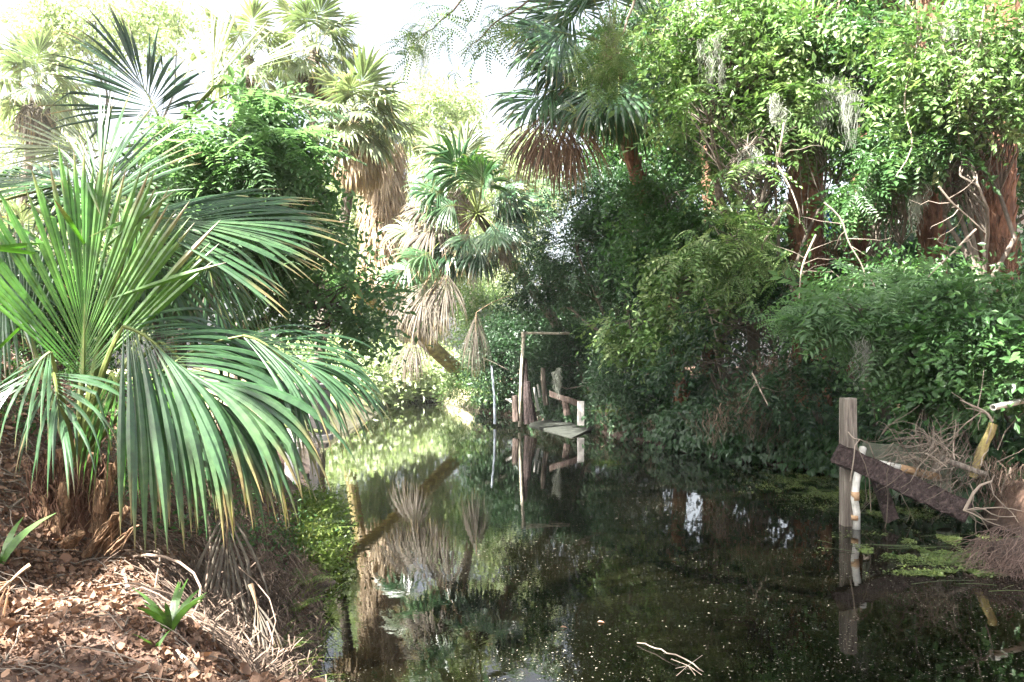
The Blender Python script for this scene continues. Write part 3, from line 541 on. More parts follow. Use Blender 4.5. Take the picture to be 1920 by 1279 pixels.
# ------------------------------------------------------------------ litter, twigs, roots on the near bank
def land_left(n, x0, x1, y0, y1):
    x = rng.uniform(x0, x1, n); y = rng.uniform(y0, y1, n); s = (xl(y) - x); k = s > .12; return x[k], y[k]
def onbank(px, py):                              # where the ray through a pixel meets the ground
    d = np.linspace(2.0, 14, 1500); Q = np.stack([(px - 960) / FPX * d, d, CAMZ - (py - HOR) / FPX * d], -1)
    k = np.argmax(Q[:, 2] <= gh(Q[:, 0], Q[:, 1])); return Q[k]
def litter():
    mb = MB(); x, y = land_left(150000, -6.5, 0.2, 2.3, 10); x2, y2 = land_left(110000, -3.2, -.3, 2.4, 5.6); x = np.concatenate([x, x2]); y = np.concatenate([y, y2])
    keep = rng.random(len(x)) < np.clip(1.25 - (y - 3) * .09, .3, 1) * np.clip(.55 + .6 * vnoise(np.stack([x, y, 0 * x], -1), 1.6, 44), .10, 1); x, y = x[keep], y[keep]; n = len(x)
    nn = norm(gn(x, y) + rng.normal(size=(n, 3)) * .75); th = rng.uniform(0, 2 * pi, n); D = np.stack([np.cos(th), np.sin(th), 0 * th], -1)
    Rm = rotm(norm(D - (D * nn).sum(1, keepdims=True) * nn), nn); L = np.clip(np.exp(rng.normal(size=n) * .42 + math.log(.023)), .01, .075) * (1 + .4 * (rng.random(n) > .85)) * (.8 + y * .05); cu = rng.uniform(-.9, 1.5, n); asp = rng.uniform(.18, .6, n)
    u = A(0, .3, .7, 1.0); wv = A(.12, .95, .75, .05); V = np.zeros((n, 4, 3, 3))
    for i in range(4):
        for j, s in enumerate((-1, 0, 1)):
            V[:, i, j] = np.stack([L * u[i], s * wv[i] * L * asp / 1, L * (cu * .5 * (abs(s) * .45 * wv[i] + (2 * u[i] - 1) ** 2 * .4))], -1)
    W = np.einsum('nij,nklj->nkli', Rm, V) + (np.stack([x, y, gh(x, y) + rng.uniform(.004, .035, n)], -1))[:, None, None]
    k = np.arange(n)[:, None, None] * 12; a = (np.arange(3) * 3)[None, :, None]; b = np.arange(2)[None, None]
    F = np.stack([k + a + b, k + a + b + 1, k + a + 3 + b + 1, k + a + 3 + b], -1).reshape(-1, 4)
    mb.add(W.reshape(-1, 3), F, np.repeat(rng.random(n), 12)); tag(mb.build('leaf_litter', M['litter']), 'brown dead leaves covering the near left bank', 'leaf litter', kind='stuff')
    tb = MB(); x, y = land_left(4200, -6.5, 0.1, 2.3, 10)
    for X, Y in zip(x, y):
        th = rng.uniform(0, 2 * pi); L = rng.uniform(.08, .45); X2, Y2 = X + cos(th) * L, Y + sin(th) * L
        if xl(Y2) - X2 < .1: continue
        p = curve(g(X, Y) + A(0, 0, .02), g(X2, Y2) + A(0, 0, rng.uniform(.01, .06)), wob=.06, n=5)
        p[:, 2] = np.maximum(p[:, 2], gh(p[:, 0], p[:, 1]) + .012)
        tube(tb, p, np.linspace(1, .5, 5) * rng.uniform(.0015, .005), 4, rng.random(), cap=False)
    tag(tb.build('twig_litter', M['twig']), 'thin dead twigs and needles strewn over the near left bank', 'twigs', kind='stuff')
    # roots and dead palm strips hanging down the steep cut of the bank
    hb = MB()
    for k in range(1100):
        Y = rng.uniform(4.0, 8.5); s0 = rng.uniform(.45, 1.5); X = xl(Y) - s0; L = rng.uniform(.3, 1.05); s1 = max(-.02, s0 - L); Y1 = Y + rng.normal() * .25 - .15
        t = np.linspace(0, 1, 8); xx = xl(Y) - (s0 + (s1 - s0) * t); yy = Y + (Y1 - Y) * t
        xx = xl(yy) - (s0 + (s1 - s0) * t)
        z = gh(xx, yy) + .015 + .12 * np.sin(pi * t) * rng.random(); p = np.stack([xx + .03 * np.sin(t * 7 + k), yy + .03 * np.cos(t * 6 + k), np.maximum(z, .01)], -1)
        tube(hb, p, np.linspace(1, .4, 8) * rng.choice([.0025, .004, .007], p=[.5, .35, .15]), 5, rng.random(), cap=False)
    for k in range(300):
        Y = rng.uniform(4.0, 8); hanging(hb, g(xl(Y) - rng.uniform(.25, .95), Y) + A(.05, -.03, .05), rng.uniform(.25, .6), n=12, rad=.12, w=.004, wav=.07)
    for (x0, y0, x1, y1, r_) in [(425, 960, 440, 1270, .011), (440, 950, 500, 1240, .008), (460, 970, 560, 1190, .007), (410, 1000, 470, 1279, .006), (500, 1010, 590, 1150, .006), (395, 1010, 420, 1200, .007), (520, 1060, 600, 1230, .005), (480, 960, 530, 1279, .005), (360, 1060, 460, 1260, .008), (240, 1050, 330, 1200, .010), (270, 1040, 370, 1190, .007), (450, 1120, 560, 1279, .005), (390, 960, 400, 1120, .006), (545, 1100, 570, 1260, .005)]:
        a = onbank(x0, y0); b2 = onbank(x1, min(y1, 1275)); p = curve(a, b2, wob=.05, n=12); p[:, 2] = np.maximum(p[:, 2], gh(p[:, 0], p[:, 1]).clip(0) + .02) + .05 * np.sin(np.linspace(0, pi, 12)); tube(hb, p, np.linspace(r_, r_ * .4, 12), 7, rng.uniform(.5, 1), cap=False)
    tag(hb.build('hanging_roots', M['fibre']), 'tangled roots and fibres hanging down the cut face of the near left bank', 'roots', kind='stuff')
litter()
def stick(x0, y0, d0, x1, y1, d1, r, label, mat='twig', sag=0, wob=.03, name='fallen_stick', cat='stick', n=9, rv=.8, lift=None, grp='dead sticks lying on the near bank'):
    mb = MB(); p = curve(P(x0, y0, d0), P(x1, y1, d1), wob=wob, n=n, sag=sag)
    if lift is not None: p[:, 2] = np.maximum(p[:, 2], gh(p[:, 0], p[:, 1]) + lift)
    tube(mb, p, np.linspace(r, r * .55, n), 7, rv, rough=.05); return tag(mb.build(name, M[mat], loc=p[0]), label, cat, grp)
for (a, b, c_, d_, r, lab) in [(0, 965, 100, 905, .012, 'pale straight stick left of the palm base'), (300, 1250, 405, 1215, .007, 'thin pale stick at the bottom of the bank'),
                               (330, 1235, 375, 1279, .016, 'short thick pale stick at the bottom edge of the picture'), (230, 1070, 330, 1210, .010, 'slanting stick running down to the green seedling'),
                               (215, 975, 290, 1020, .007, 'reddish stick just right of the cut palm stalks'), (95, 1090, 120, 1240, .006, 'long thin dark stem lying down the left of the slope'),
                               (380, 1120, 420, 1190, .008, 'grey stick standing in the roots of the bank'), (395, 1050, 385, 1110, .008, 'short bleached twig near the bank edge')]:
    p0 = onbank(a, b); p1 = onbank(c_, d_); mb = MB(); p = curve(p0, p1, wob=.03, n=9); p[:, 2] = np.maximum(p[:, 2], gh(p[:, 0], p[:, 1]) + r + .01)
    tube(mb, p, np.linspace(r, r * .6, 9), 7, rng.uniform(.5, 1)); tag(mb.build('fallen_stick', M['twig'], loc=p0), lab, 'stick', 'dead sticks lying on the near bank')
# dead hanging palm fan over the bank edge
def dead_fan(p, f, R, lab, mat='palm_dead', spread=30, n=20, droop=1.2, name='dead_frond', L=.35, grp='dead palm fronds'):
    B = p - norm(f) * L; e = thing(name, lab, 'dead frond', B, grp); mb = MB(); frond(mb, B, p, f, (0, -1, .3), R=R, n=n, spread=spread, droop=droop, fold=.2, split=.4, steps=9, pr=.012, m=(0, 1), wmul=1.1)
    o = mb.build('blade', [M[mat], M['petiole_dead']], e); return e
dead_fan(P(425, 950, 5.5), A(.05, -.1, -1), .85, 'long dead brown palm frond hanging down the edge of the near bank')
dead_fan(P(480, 1130, 4.95), A(.35, -.1, -1), .35, 'small dead papery fan caught in roots at the bank edge', spread=22, n=12, L=.12)
dead_fan(P(20, 1090, 3.6), A(-.3, -.2, -.3), .35, 'curled rusty dead frond lying at the left edge of the bank', mat='palm_rust', spread=40, n=16, L=.1, droop=.6)
# seedling
def seedling(px, py, L, lab, n=9):
    b = onbank(px, py); mb = MB(); q = np.random.default_rng(px)
    for k in range(n):
        th = q.uniform(0, 2 * pi); d = norm(A(cos(th) * .4, sin(th) * .4, 1)); l = L * q.uniform(.6, 1); sd = norm(np.cross(d, A(0, 1, .1))); V = []
        for i in range(6):
            t = i / 5; c = b + d * l * t + A(cos(th), sin(th), -.6) * .35 * l * t ** 2.2; hw = .012 * L / .25 * sin(pi * min(.98, t * .8 + .18)); V += [c - sd * hw, c + sd * hw]
        mb.add(V, [(2 * i, 2 * i + 1, 2 * i + 3, 2 * i + 2) for i in range(5)], q.random())
    tag(mb.build('seedling', M['palm_fresh'], loc=b), lab, 'seedling')
seedling(318, 1190, .30, 'small green palm seedling in the brown litter at the bottom left', 14)
seedling(292, 1225, .14, 'tiny pale seedling just left of the larger seedling', 5)
seedling(2, 1060, .45, 'green blade shoot at the left picture edge', 4)

# ferns along the left edge
def fern(b, L, n, lab, mat='fern', grp='ferns along the water edges', lean=(0, 0, 0), name='fern', pin=True):
    mb = MB(); b = A(*b)
    for k in range(n):
        th = k * 2.4 + rng.uniform(0, .6); l = L * rng.uniform(.6, 1.05); o = A(cos(th), sin(th), 0); m_ = 16; t = np.linspace(0, 1, m_)
        up = rng.uniform(.7, 1.0); p = b + o * (l * (.25 * t + .55 * t ** 2))[:, None] + A(0, 0, 1) * (l * up * (t - .62 * t ** 2.2))[:, None] + A(*lean) * (l * t ** 2)[:, None]
        tube(mb, p[::3], .003, 4, .3, cap=False)
        tg = norm(np.gradient(p, axis=0)); sd = norm(np.cross(tg, A(0, 0, 1))); V = []; F = []; R_ = rng.random()
        for i in range(2, m_):
            for s in (-1, 1):
                w_ = l * .16 * sin(pi * (.12 + .86 * t[i])) ** .8; c = p[i]; q = c + sd[i] * s * w_ + tg[i] * w_ * .3 + A(0, 0, -.25 * w_); h = tg[i] * l / m_ * .42
                j = len(V); V += [c - h, q - h * .2, q + h * .3, c + h]; F.append((j, j + 1, j + 2, j + 3))
        mb.add(V, F, np.clip(R_ + rng.normal(size=len(V)) * .05, 0, 1))
    tag(mb.build(name, M[mat], loc=b), lab, 'fern', grp)
for i, (x, y, L, n, lab) in enumerate([(-2.35, 9.6, .85, 20, 'sunlit yellow-green fern highest on the left water edge'), (-1.98, 8.3, .75, 18, 'fern under the drooping frond tips at the left water edge'),
        (-1.72, 7.3, .65, 16, 'fern arching over the bright water beside the near bank'), (-1.55, 6.4, .5, 14, 'small fern halfway down the near bank edge'), (-1.42, 5.7, .38, 12, 'lowest fern of the near bank beside the dark water'),
        (-2.5, 9.0, .8, 16, 'fern behind the drooping frond tips on the bank'), (-2.85, 11.5, .8, 14, 'fern in front of the old dock')]):
    fern(g(float(xl(y)) - .22, y), L * .72, int(n * .7), lab, lean=(.12, -.05, .1))
def grass_tuft():
    mb = MB()
    for k in range(300):
        Y = rng.uniform(4.8, 11.5); s = rng.uniform(-.05, .35); X = xl(Y) - s; b = g(X, Y); L = rng.uniform(.12, .42); th = rng.uniform(0, 6.28); d = A(cos(th) * .4 + .4, sin(th) * .4 - .2, 1); V = []; sd = A(cos(th + 1.5), sin(th + 1.5), 0)
        for i in range(5):
            t = i / 4; c = b + d * L * t + A(.5, -.1, -.9) * .6 * L * t ** 2; hw = .006 * (1 - t * .9); V += [c - sd * hw, c + sd * hw]
        mb.add(V, [(2 * i, 2 * i + 1, 2 * i + 3, 2 * i + 2) for i in range(4)], rng.random())
    x, y = rng.uniform(0, 1, 500), rng.uniform(8, 12, 500); xx = xl(y) - .02 - x * .35; p = np.stack([xx, y, gh(xx, y) + .05], -1)
    scatter(mb, 'fine', p, norm(rng.normal(size=(500, 3)) + A(.5, 0, .3)), .8)
    tag(mb.build('bank_grass', M['fern']), 'green grass and small weeds along the left water edge', 'grass', kind='stuff')
grass_tuft()
def weeds_under():
    mb = MB(); n = 500; x = rng.uniform(-5.5, -2.2, n); y = rng.uniform(5.9, 9, n); p = np.stack([x, y, gh(x, y) + rng.uniform(.03, .2, n)], -1)
    scatter(mb, 'fine', p, norm(rng.normal(size=(n, 3)) + A(0, 0, .6)), .7); tag(mb.build('ground_weeds', M['leaf_mid']), 'low green weeds under the near palm', 'weeds', kind='stuff')
weeds_under()

# ------------------------------------------------------------------ old dock on the left, behind the fronds
def dock():
    d = 13.6; c = P(545, 770, d); e = thing('seawall', 'grey concrete seawall block behind the drooping frond', 'seawall', A(c[0], c[1], 0))
    mb = MB(); box(mb, P(530, 775, d) + A(0, .8, -.05), A(.48, 0, 0), A(0, .7, 0), A(0, 0, .42)); mb.build('wall', M['concrete'], e)
    mb = MB(); box(mb, P(530, 728, d) + A(0, .8, .02), A(.53, 0, 0), A(0, .75, 0), A(0, 0, .035)); mb.build('coping', M['concrete'], e)
    x = P(590, 800, d); mb = MB(); box(mb, A(x[0], x[1], .35), A(.07, 0, 0), A(0, .07, 0), A(0, 0, 1.55)); tag(mb.build('dock_post', M['concrete'], loc=(x[0], x[1], 0)), 'pale square post beside the grey seawall block', 'post')
    mb = MB(); p = P(585, 822, 12.8); box(mb, p, A(.32, 0, .02), A(0, .12, 0), A(0, 0, .04)); tag(mb.build('dock_board', M['wood_pale'], loc=p), 'sunlit pale board lying over the low dock edge', 'board')
    mb = MB(); p = P(583, 835, 12.6); box(mb, p, A(.26, 0, 0), A(0, .10, 0), A(0, 0, .035)); tag(mb.build('dock_board', M['wood'], loc=p), 'darker board just under the sunlit dock board', 'board')
    mb = MB(); p = P(548, 862, 12.4); box(mb, p + A(0, 0, -.1), A(.09, 0, 0), A(0, .09, 0), A(0, 0, .28)); tag(mb.build('dock_block', M['paint'], loc=p), 'short white block at the water under the dock boards', 'block')
    mb = MB(); tube(mb, curve(P(490, 792, 12), P(604, 810, 12), n=5), [.03, .03, .029, .028, .027], 10, 0.9); tag(mb.build('bamboo_pole', M['petiole'], loc=P(490, 792, 12)), 'green bamboo pole leaning level in front of the seawall block', 'pole')
dock()
# ------------------------------------------------------------------ RIGHT BANK: old pier in the foreground
def wpt(px, py): d = FPX * CAMZ / (py - HOR); return P(px, py, d)       # point on the water surface
def pier():
    b = wpt(1590, 985); mb = MB(); D = b[1]; t = P(1589, 746, D)
    box(mb, A(b[0], D, (t[2] - .5) / 2), A(.085, 0, 0), A(0, .085, 0), A(0, 0, (t[2] + .5) / 2), jit=.003, div=6)
    tag(mb.build('pier_post', M['wood'], loc=(b[0], D, 0)), 'square weathered post standing in the water at the right', 'post')
    a = P(1566, 848, D - .12); c = P(1815, 960, D - .55); ax = (c - a) / 2; up = norm(np.cross(ax, A(0, 1, 0))); up = up * np.sign(up[2])
    mb = MB(); box(mb, (a + c) / 2, norm(np.cross(ax, up)) * .065, up * .13, ax, jit=.010, div=22)
    tag(mb.build('fallen_beam', M['wood_dark'], loc=a), 'thick dark beam slanting down from the post to the bank', 'beam')
    s = P(1850, 985, D - .6)
    e = thing('pvc_pipe', 'white pipe with rusty bands standing in the water beside the post', 'pipe', P(1605, 985, D - .25))
    pp = np.array([P(1606, 995, D - .25), P(1606, 960, D - .25), P(1602, 935, D - .25), P(1606, 900, D - .22), P(1612, 866, D - .2), P(1618, 840, D - .1)])
    mb = MB(); tube(mb, pp, .047, 14); mb.build('pipe', M['pvc'], e, smooth=True)
    for y0, y1 in ((938, 922), (975, 966)):  # sun flecks on the pipe built as orange bands
        mb = MB(); tube(mb, [P(1603.5, y0, D - .25), P(1603.5, y1, D - .25)], .052, 14); mb.build('rust_band', M['rust'], e, smooth=True)
    mb = MB(); L0 = P(1640, 868, D + .3); L1 = P(1690, 878, D + .1); tube(mb, curve(L0, L1, n=5), .05, 12)
    e = thing('pvc_pipe', 'white pipe lying level just behind the dark beam', 'pipe', L0); mb.build('pipe', M['pvc'], e, smooth=True)
    mb = MB(); tube(mb, curve(L1 + A(-.02, 0, 0), P(1760, 895, D + .2), n=5), .056, 12, rough=.04); mb.build('rusty_end', M['rust'], e, smooth=True)  # orange end section paints a sun fleck on the pipe
    mb = MB(); a = P(1640, 880, D + .2); c = P(1672, 975, D - .1); box(mb, (a + c) / 2, A(.08, 0, .03), A(0, .04, 0), (c - a) / 2, jit=.006, div=5)
    tag(mb.build('pier_brace', M['wood_dark'], loc=c), 'short dark brace standing in the weed behind the beam', 'beam')
    mb = MB(); a = P(1620, 850, D + .9); c = P(1730, 862, D + 1.2); box(mb, (a + c) / 2, A(0, .04, 0), A(0, 0, .16), (c - a) / 2, jit=.01, div=6)
    tag(mb.build('pier_board', M['slab'], loc=a), 'wide mossy board behind the white pipe', 'board')
    for (x0, y0, x1, y1, dd, w_, lab, mt) in [(1770, 960, 1772, 870, .3, .09, 'mossy stump under the pile of twigs', 'slab'), (1775, 800, 1770, 742, 1.2, .10, 'short grey post standing among the leaves behind the twig pile', 'slab'),
                                              (1770, 862, 1850, 890, -.1, .035, 'grey board end slanting down right of the twig pile', 'wood'), (1822, 895, 1862, 795, .1, .055, 'leaning lichened branch stump by the right edge', 'bark_lichen'), (1752, 885, 1772, 855, .0, .05, 'broken post top in the twig pile', 'wood')]:
        a = P(x0, y0, D + dd); c = P(x1, y1, D + dd); mb = MB(); tube(mb, curve(a, c, wob=.015, n=7), np.linspace(w_ * 1.05, w_, 7), 9, rough=.08)
        tag(mb.build('old_post' if 'post' in lab else 'old_timber', M[mt], loc=a), lab, 'post' if 'post' in lab or 'stump' in lab else 'board')
    a = P(1862, 764, 10.2); c = P(1935, 748, 10.9); e = thing('pvc_pipe', 'short open white pipe sticking out of the leaves at the right edge', 'pipe', c)
    mb = MB(); tube(mb, [a, (a + c) / 2, c], .04, 16, cap=False); tube(mb, [a, (a + c) / 2, c], .031, 16, cap=False)
    t_, aa, bb = frames(np.array([a, c])); th = np.arange(16) / 16 * 2 * pi; ring = np.cos(th)[:, None] * aa[0] + np.sin(th)[:, None] * bb[0]
    mb.add(np.concatenate([a + ring * .04, a + ring * .031]), [(i, (i + 1) % 16, 16 + (i + 1) % 16, 16 + i) for i in range(16)]); mb.build('pipe', M['pvc'], e, smooth=False)
    # bleached branch on the beam end
    mb = MB(); pts = [P(1808, 958, D - .6), P(1825, 925, D - .6), P(1838, 910, D - .6), P(1860, 902, D - .6)]; tube(mb, pts, [.022, .020, .017, .012], 8, .9)
    for (x, y) in [(1830, 1000), (1850, 985), (1870, 975), (1905, 968), (1890, 995), (1925, 960), (1870, 1010)]:
        tube(mb, curve(P(1808, 958, D - .6), P(x, y, D - .6 + rng.normal() * .1), wob=.07, n=7, bow=.08), np.linspace(.012, .004, 7), 5, rng.uniform(.5, 1))
    tag(mb.build('bleached_branch', M['twig'], loc=pts[0]), 'pale forked branch rising from the low end of the dark beam', 'branch')
    # vine loop over the post
    mb = MB(); tube(mb, [P(1590, 810, D - .12), P(1600, 822, D - .2), P(1612, 824, D - .3), P(1603, 835, D - .3), P(1601, 860, D - .3), P(1597, 885, D - .3), P(1594, 903, D - .3)], .008, 6, .9)
    tube(mb, [P(1612, 824, D - .3), P(1630, 832, D - .2), P(1636, 850, D - .2), P(1642, 866, D - .1)], .008, 6, .5)
    tube(mb, [P(1600, 822, D - .2), P(1622, 870, D - .3), P(1630, 900, D - .3), P(1633, 960, D - .3)], .006, 6, .3)
    tag(mb.build('dry_vine', M['twig'], loc=P(1590, 810, D - .12)), 'pale dry vine looped over the joint of post and beam', 'vine')
    # pile of dead twigs
    mb = MB(); c = P(1750, 860, D - .05)
    for k in range(110):
        a = c + rng.normal(size=3) * A(.42, .35, .22) + A(0, 0, -.05); th = rng.normal() * .8 + .6; d = A(cos(th) * .6, rng.normal() * .4, abs(sin(th)) + .1) * rng.choice([-1, 1]); L = rng.uniform(.2, .8)
        tube(mb, curve(a, a + norm(d) * L, wob=.05, n=6, sag=.06), np.linspace(1, .3, 6) * rng.uniform(.003, .011), 5, rng.random() * .7, cap=False)
    for k in range(60):
        a = c + rng.normal(size=3) * A(.2, .2, .1); q = P(rng.uniform(1640, 1830), rng.uniform(790, 880), D + rng.normal() * .4)
        tube(mb, curve(a, q, wob=.08, n=7, bow=.15), np.linspace(.008, .002, 7), 5, rng.random(), cap=False)
    for k in range(5): hanging(mb, c + rng.normal(size=3) * A(.45, .3, .15) + A(.2, 0, 0), .55, n=16, rad=.1, w=.004, wav=.08)
    tag(mb.build('brush_pile', M['twig'], loc=c), 'pile of dead pinkish-grey twigs caught behind the fallen beam', 'brush pile')
    # root ball at the right edge
    mb = MB(); c = P(1905, 1045, 8.2); U = norm(rng.normal(size=(1, 3)))
    n1, n2 = 14, 20; th = np.linspace(0, pi, n1)[:, None]; ph = np.linspace(0, 2 * pi, n2, endpoint=False)[None]
    S = np.stack([np.sin(th) * np.cos(ph), np.sin(th) * np.sin(ph), np.cos(th) * np.ones_like(ph)], -1).reshape(-1, 3); V = c + A(.15, .2, -.08) + S * A(.30, .30, .22) * (1 + .12 * vnoise(S * 3, 1.2, 5))[:, None]
    F = [(i * n2 + j, (i + 1) * n2 + j, (i + 1) * n2 + (j + 1) % n2, i * n2 + (j + 1) % n2) for i in range(n1 - 1) for j in range(n2)]; mb.add(V, F, .1)
    for k in range(620):
        s = norm(rng.normal(size=3) + A(-.4, -.6, .3)); a = c + A(.15, .2, -.08) + s * A(.42, .42, .36); q = a + norm(A(-.5, -.2, -1) + rng.normal(size=3) * .45) * rng.uniform(.15, .5); q[2] = max(q[2], .0)
        tube(mb, curve(a, q, wob=.07, n=6, bow=.1), np.linspace(.004, .0015, 6), 4, rng.random(), cap=False)
    tag(mb.build('root_ball', M['root_dark'], loc=c), 'shaggy brown root ball at the water on the right edge', 'root ball')
pier()

# mid-distance pipe frame, posts and slab
def far_frame():
    d = 27.0; e = thing('pipe_frame', 'old pipe bent to a level arm above the creek posts', 'pipe', P(975, 790, d) * A(1, 1, 0))
    mb = MB(); tube(mb, [P(974, 800, d), P(976, 740, d), P(978, 690, d), P(982, 628, d)], .055, 10); mb.build('upright', M['pvc_old'], e, smooth=True)
    mb = MB(); tube(mb, curve(P(980, 625, d), P(1068, 625, d + .3), n=5, wob=.005), .045, 10); mb.build('arm', M['pvc_old'], e, smooth=True)
    mb = MB(); tube(mb, [P(982, 633, d), P(981, 622, d)], .075, 10); mb.build('elbow', M['pvc_old'], e, smooth=True)
    for i, (x0, y0, x1, y1, dd, w_, mt, lab, cat) in enumerate([(988, 795, 984, 672, .1, .10, 'wood_dark', 'tallest dark post beside the upright pipe', 'post'), (998, 792, 990, 715, -.1, .09, 'wood_dark', 'slanting dark post right of the tallest post', 'post'),
            (968, 790, 965, 742, 0, .11, 'wood_brown', 'short reddish stump left of the upright pipe', 'post'), (1004, 790, 998, 755, .1, .07, 'wood_dark', 'low dark post nearest the white pipes', 'post'),
            (928, 795, 922, 686, 1.5, .045, 'pvc_grey', 'thin blue-grey pipe standing alone left of the posts', 'pipe'), (1010, 770, 1001, 726, .2, .05, 'pvc', 'longer of two leaning white pipes by the posts', 'pipe'),
            (1012, 745, 1008, 721, .4, .035, 'pvc', 'shorter white pipe leaning behind the longer one', 'pipe'), (960, 754, 948, 748, .2, .04, 'pvc', 'white pipe end pointing left from the stump', 'pipe'), (1064, 778, 1060, 752, .2, .12, 'wood_brown', 'grey wooden stake under the rail', 'post'),
            (1024, 760, 1018, 690, .6, .09, 'bark', 'broken grey stump behind the white pipes', 'stump')]):
        a = P(x0, y0, d + dd); c = P(x1, y1, d + dd); mb = MB(); tube(mb, curve(a, c, wob=.008, n=6), np.linspace(w_ * 1.1, w_ * .9, 6), 9, rough=.05)
        tag(mb.build({'pipe': 'pvc_pipe', 'post': 'old_post', 'stump': 'tree_stump'}[cat], M[mt], loc=a), lab, cat)
    d2 = 26.3; p = P(1089, 775, d2); mb = MB(); box(mb, p, A(.11, 0, 0), A(0, .06, 0), A(0, 0, .40)); tag(mb.build('white_post', M['wood_pale'], loc=p - A(0, 0, .4)), 'flat white post at the end of the grey rail', 'post')
    a = P(1030, 738, d2 + .3); c = P(1088, 758, d2 + .1); mb = MB(); box(mb, (a + c) / 2, A(0, .05, 0), A(0, 0, .10), (c - a) / 2, jit=.005, div=4); tag(mb.build('old_rail', M['wood_brown'], loc=a), 'sagging grey rail between the stump and the white post', 'rail')
    mb = MB(); p = wpt(1040, 812); V = [wpt(990, 797), wpt(1068, 790), wpt(1112, 806), wpt(1070, 822)]; V = np.array(V); T = V + A(0, 0, .05) + rng.normal(size=(4, 3)) * .03; T[1] += A(0, .2, .12); T[2] += A(0, 0, .06)
    mb.add(np.concatenate([V - A(0, 0, .2), T]), [(3, 2, 1, 0), (4, 5, 6, 7), (0, 1, 5, 4), (1, 2, 6, 5), (2, 3, 7, 6), (3, 0, 4, 7)]); tag(mb.build('boat_ramp', M['slab_dark'], loc=V[0]), 'mossy grey slab tilting into the creek under the posts', 'slab')
far_frame()
moss(P(1047, 690, 26), 1.0, 'pale moss tuft dangling above the rail and the mossy slab', 110, .07)

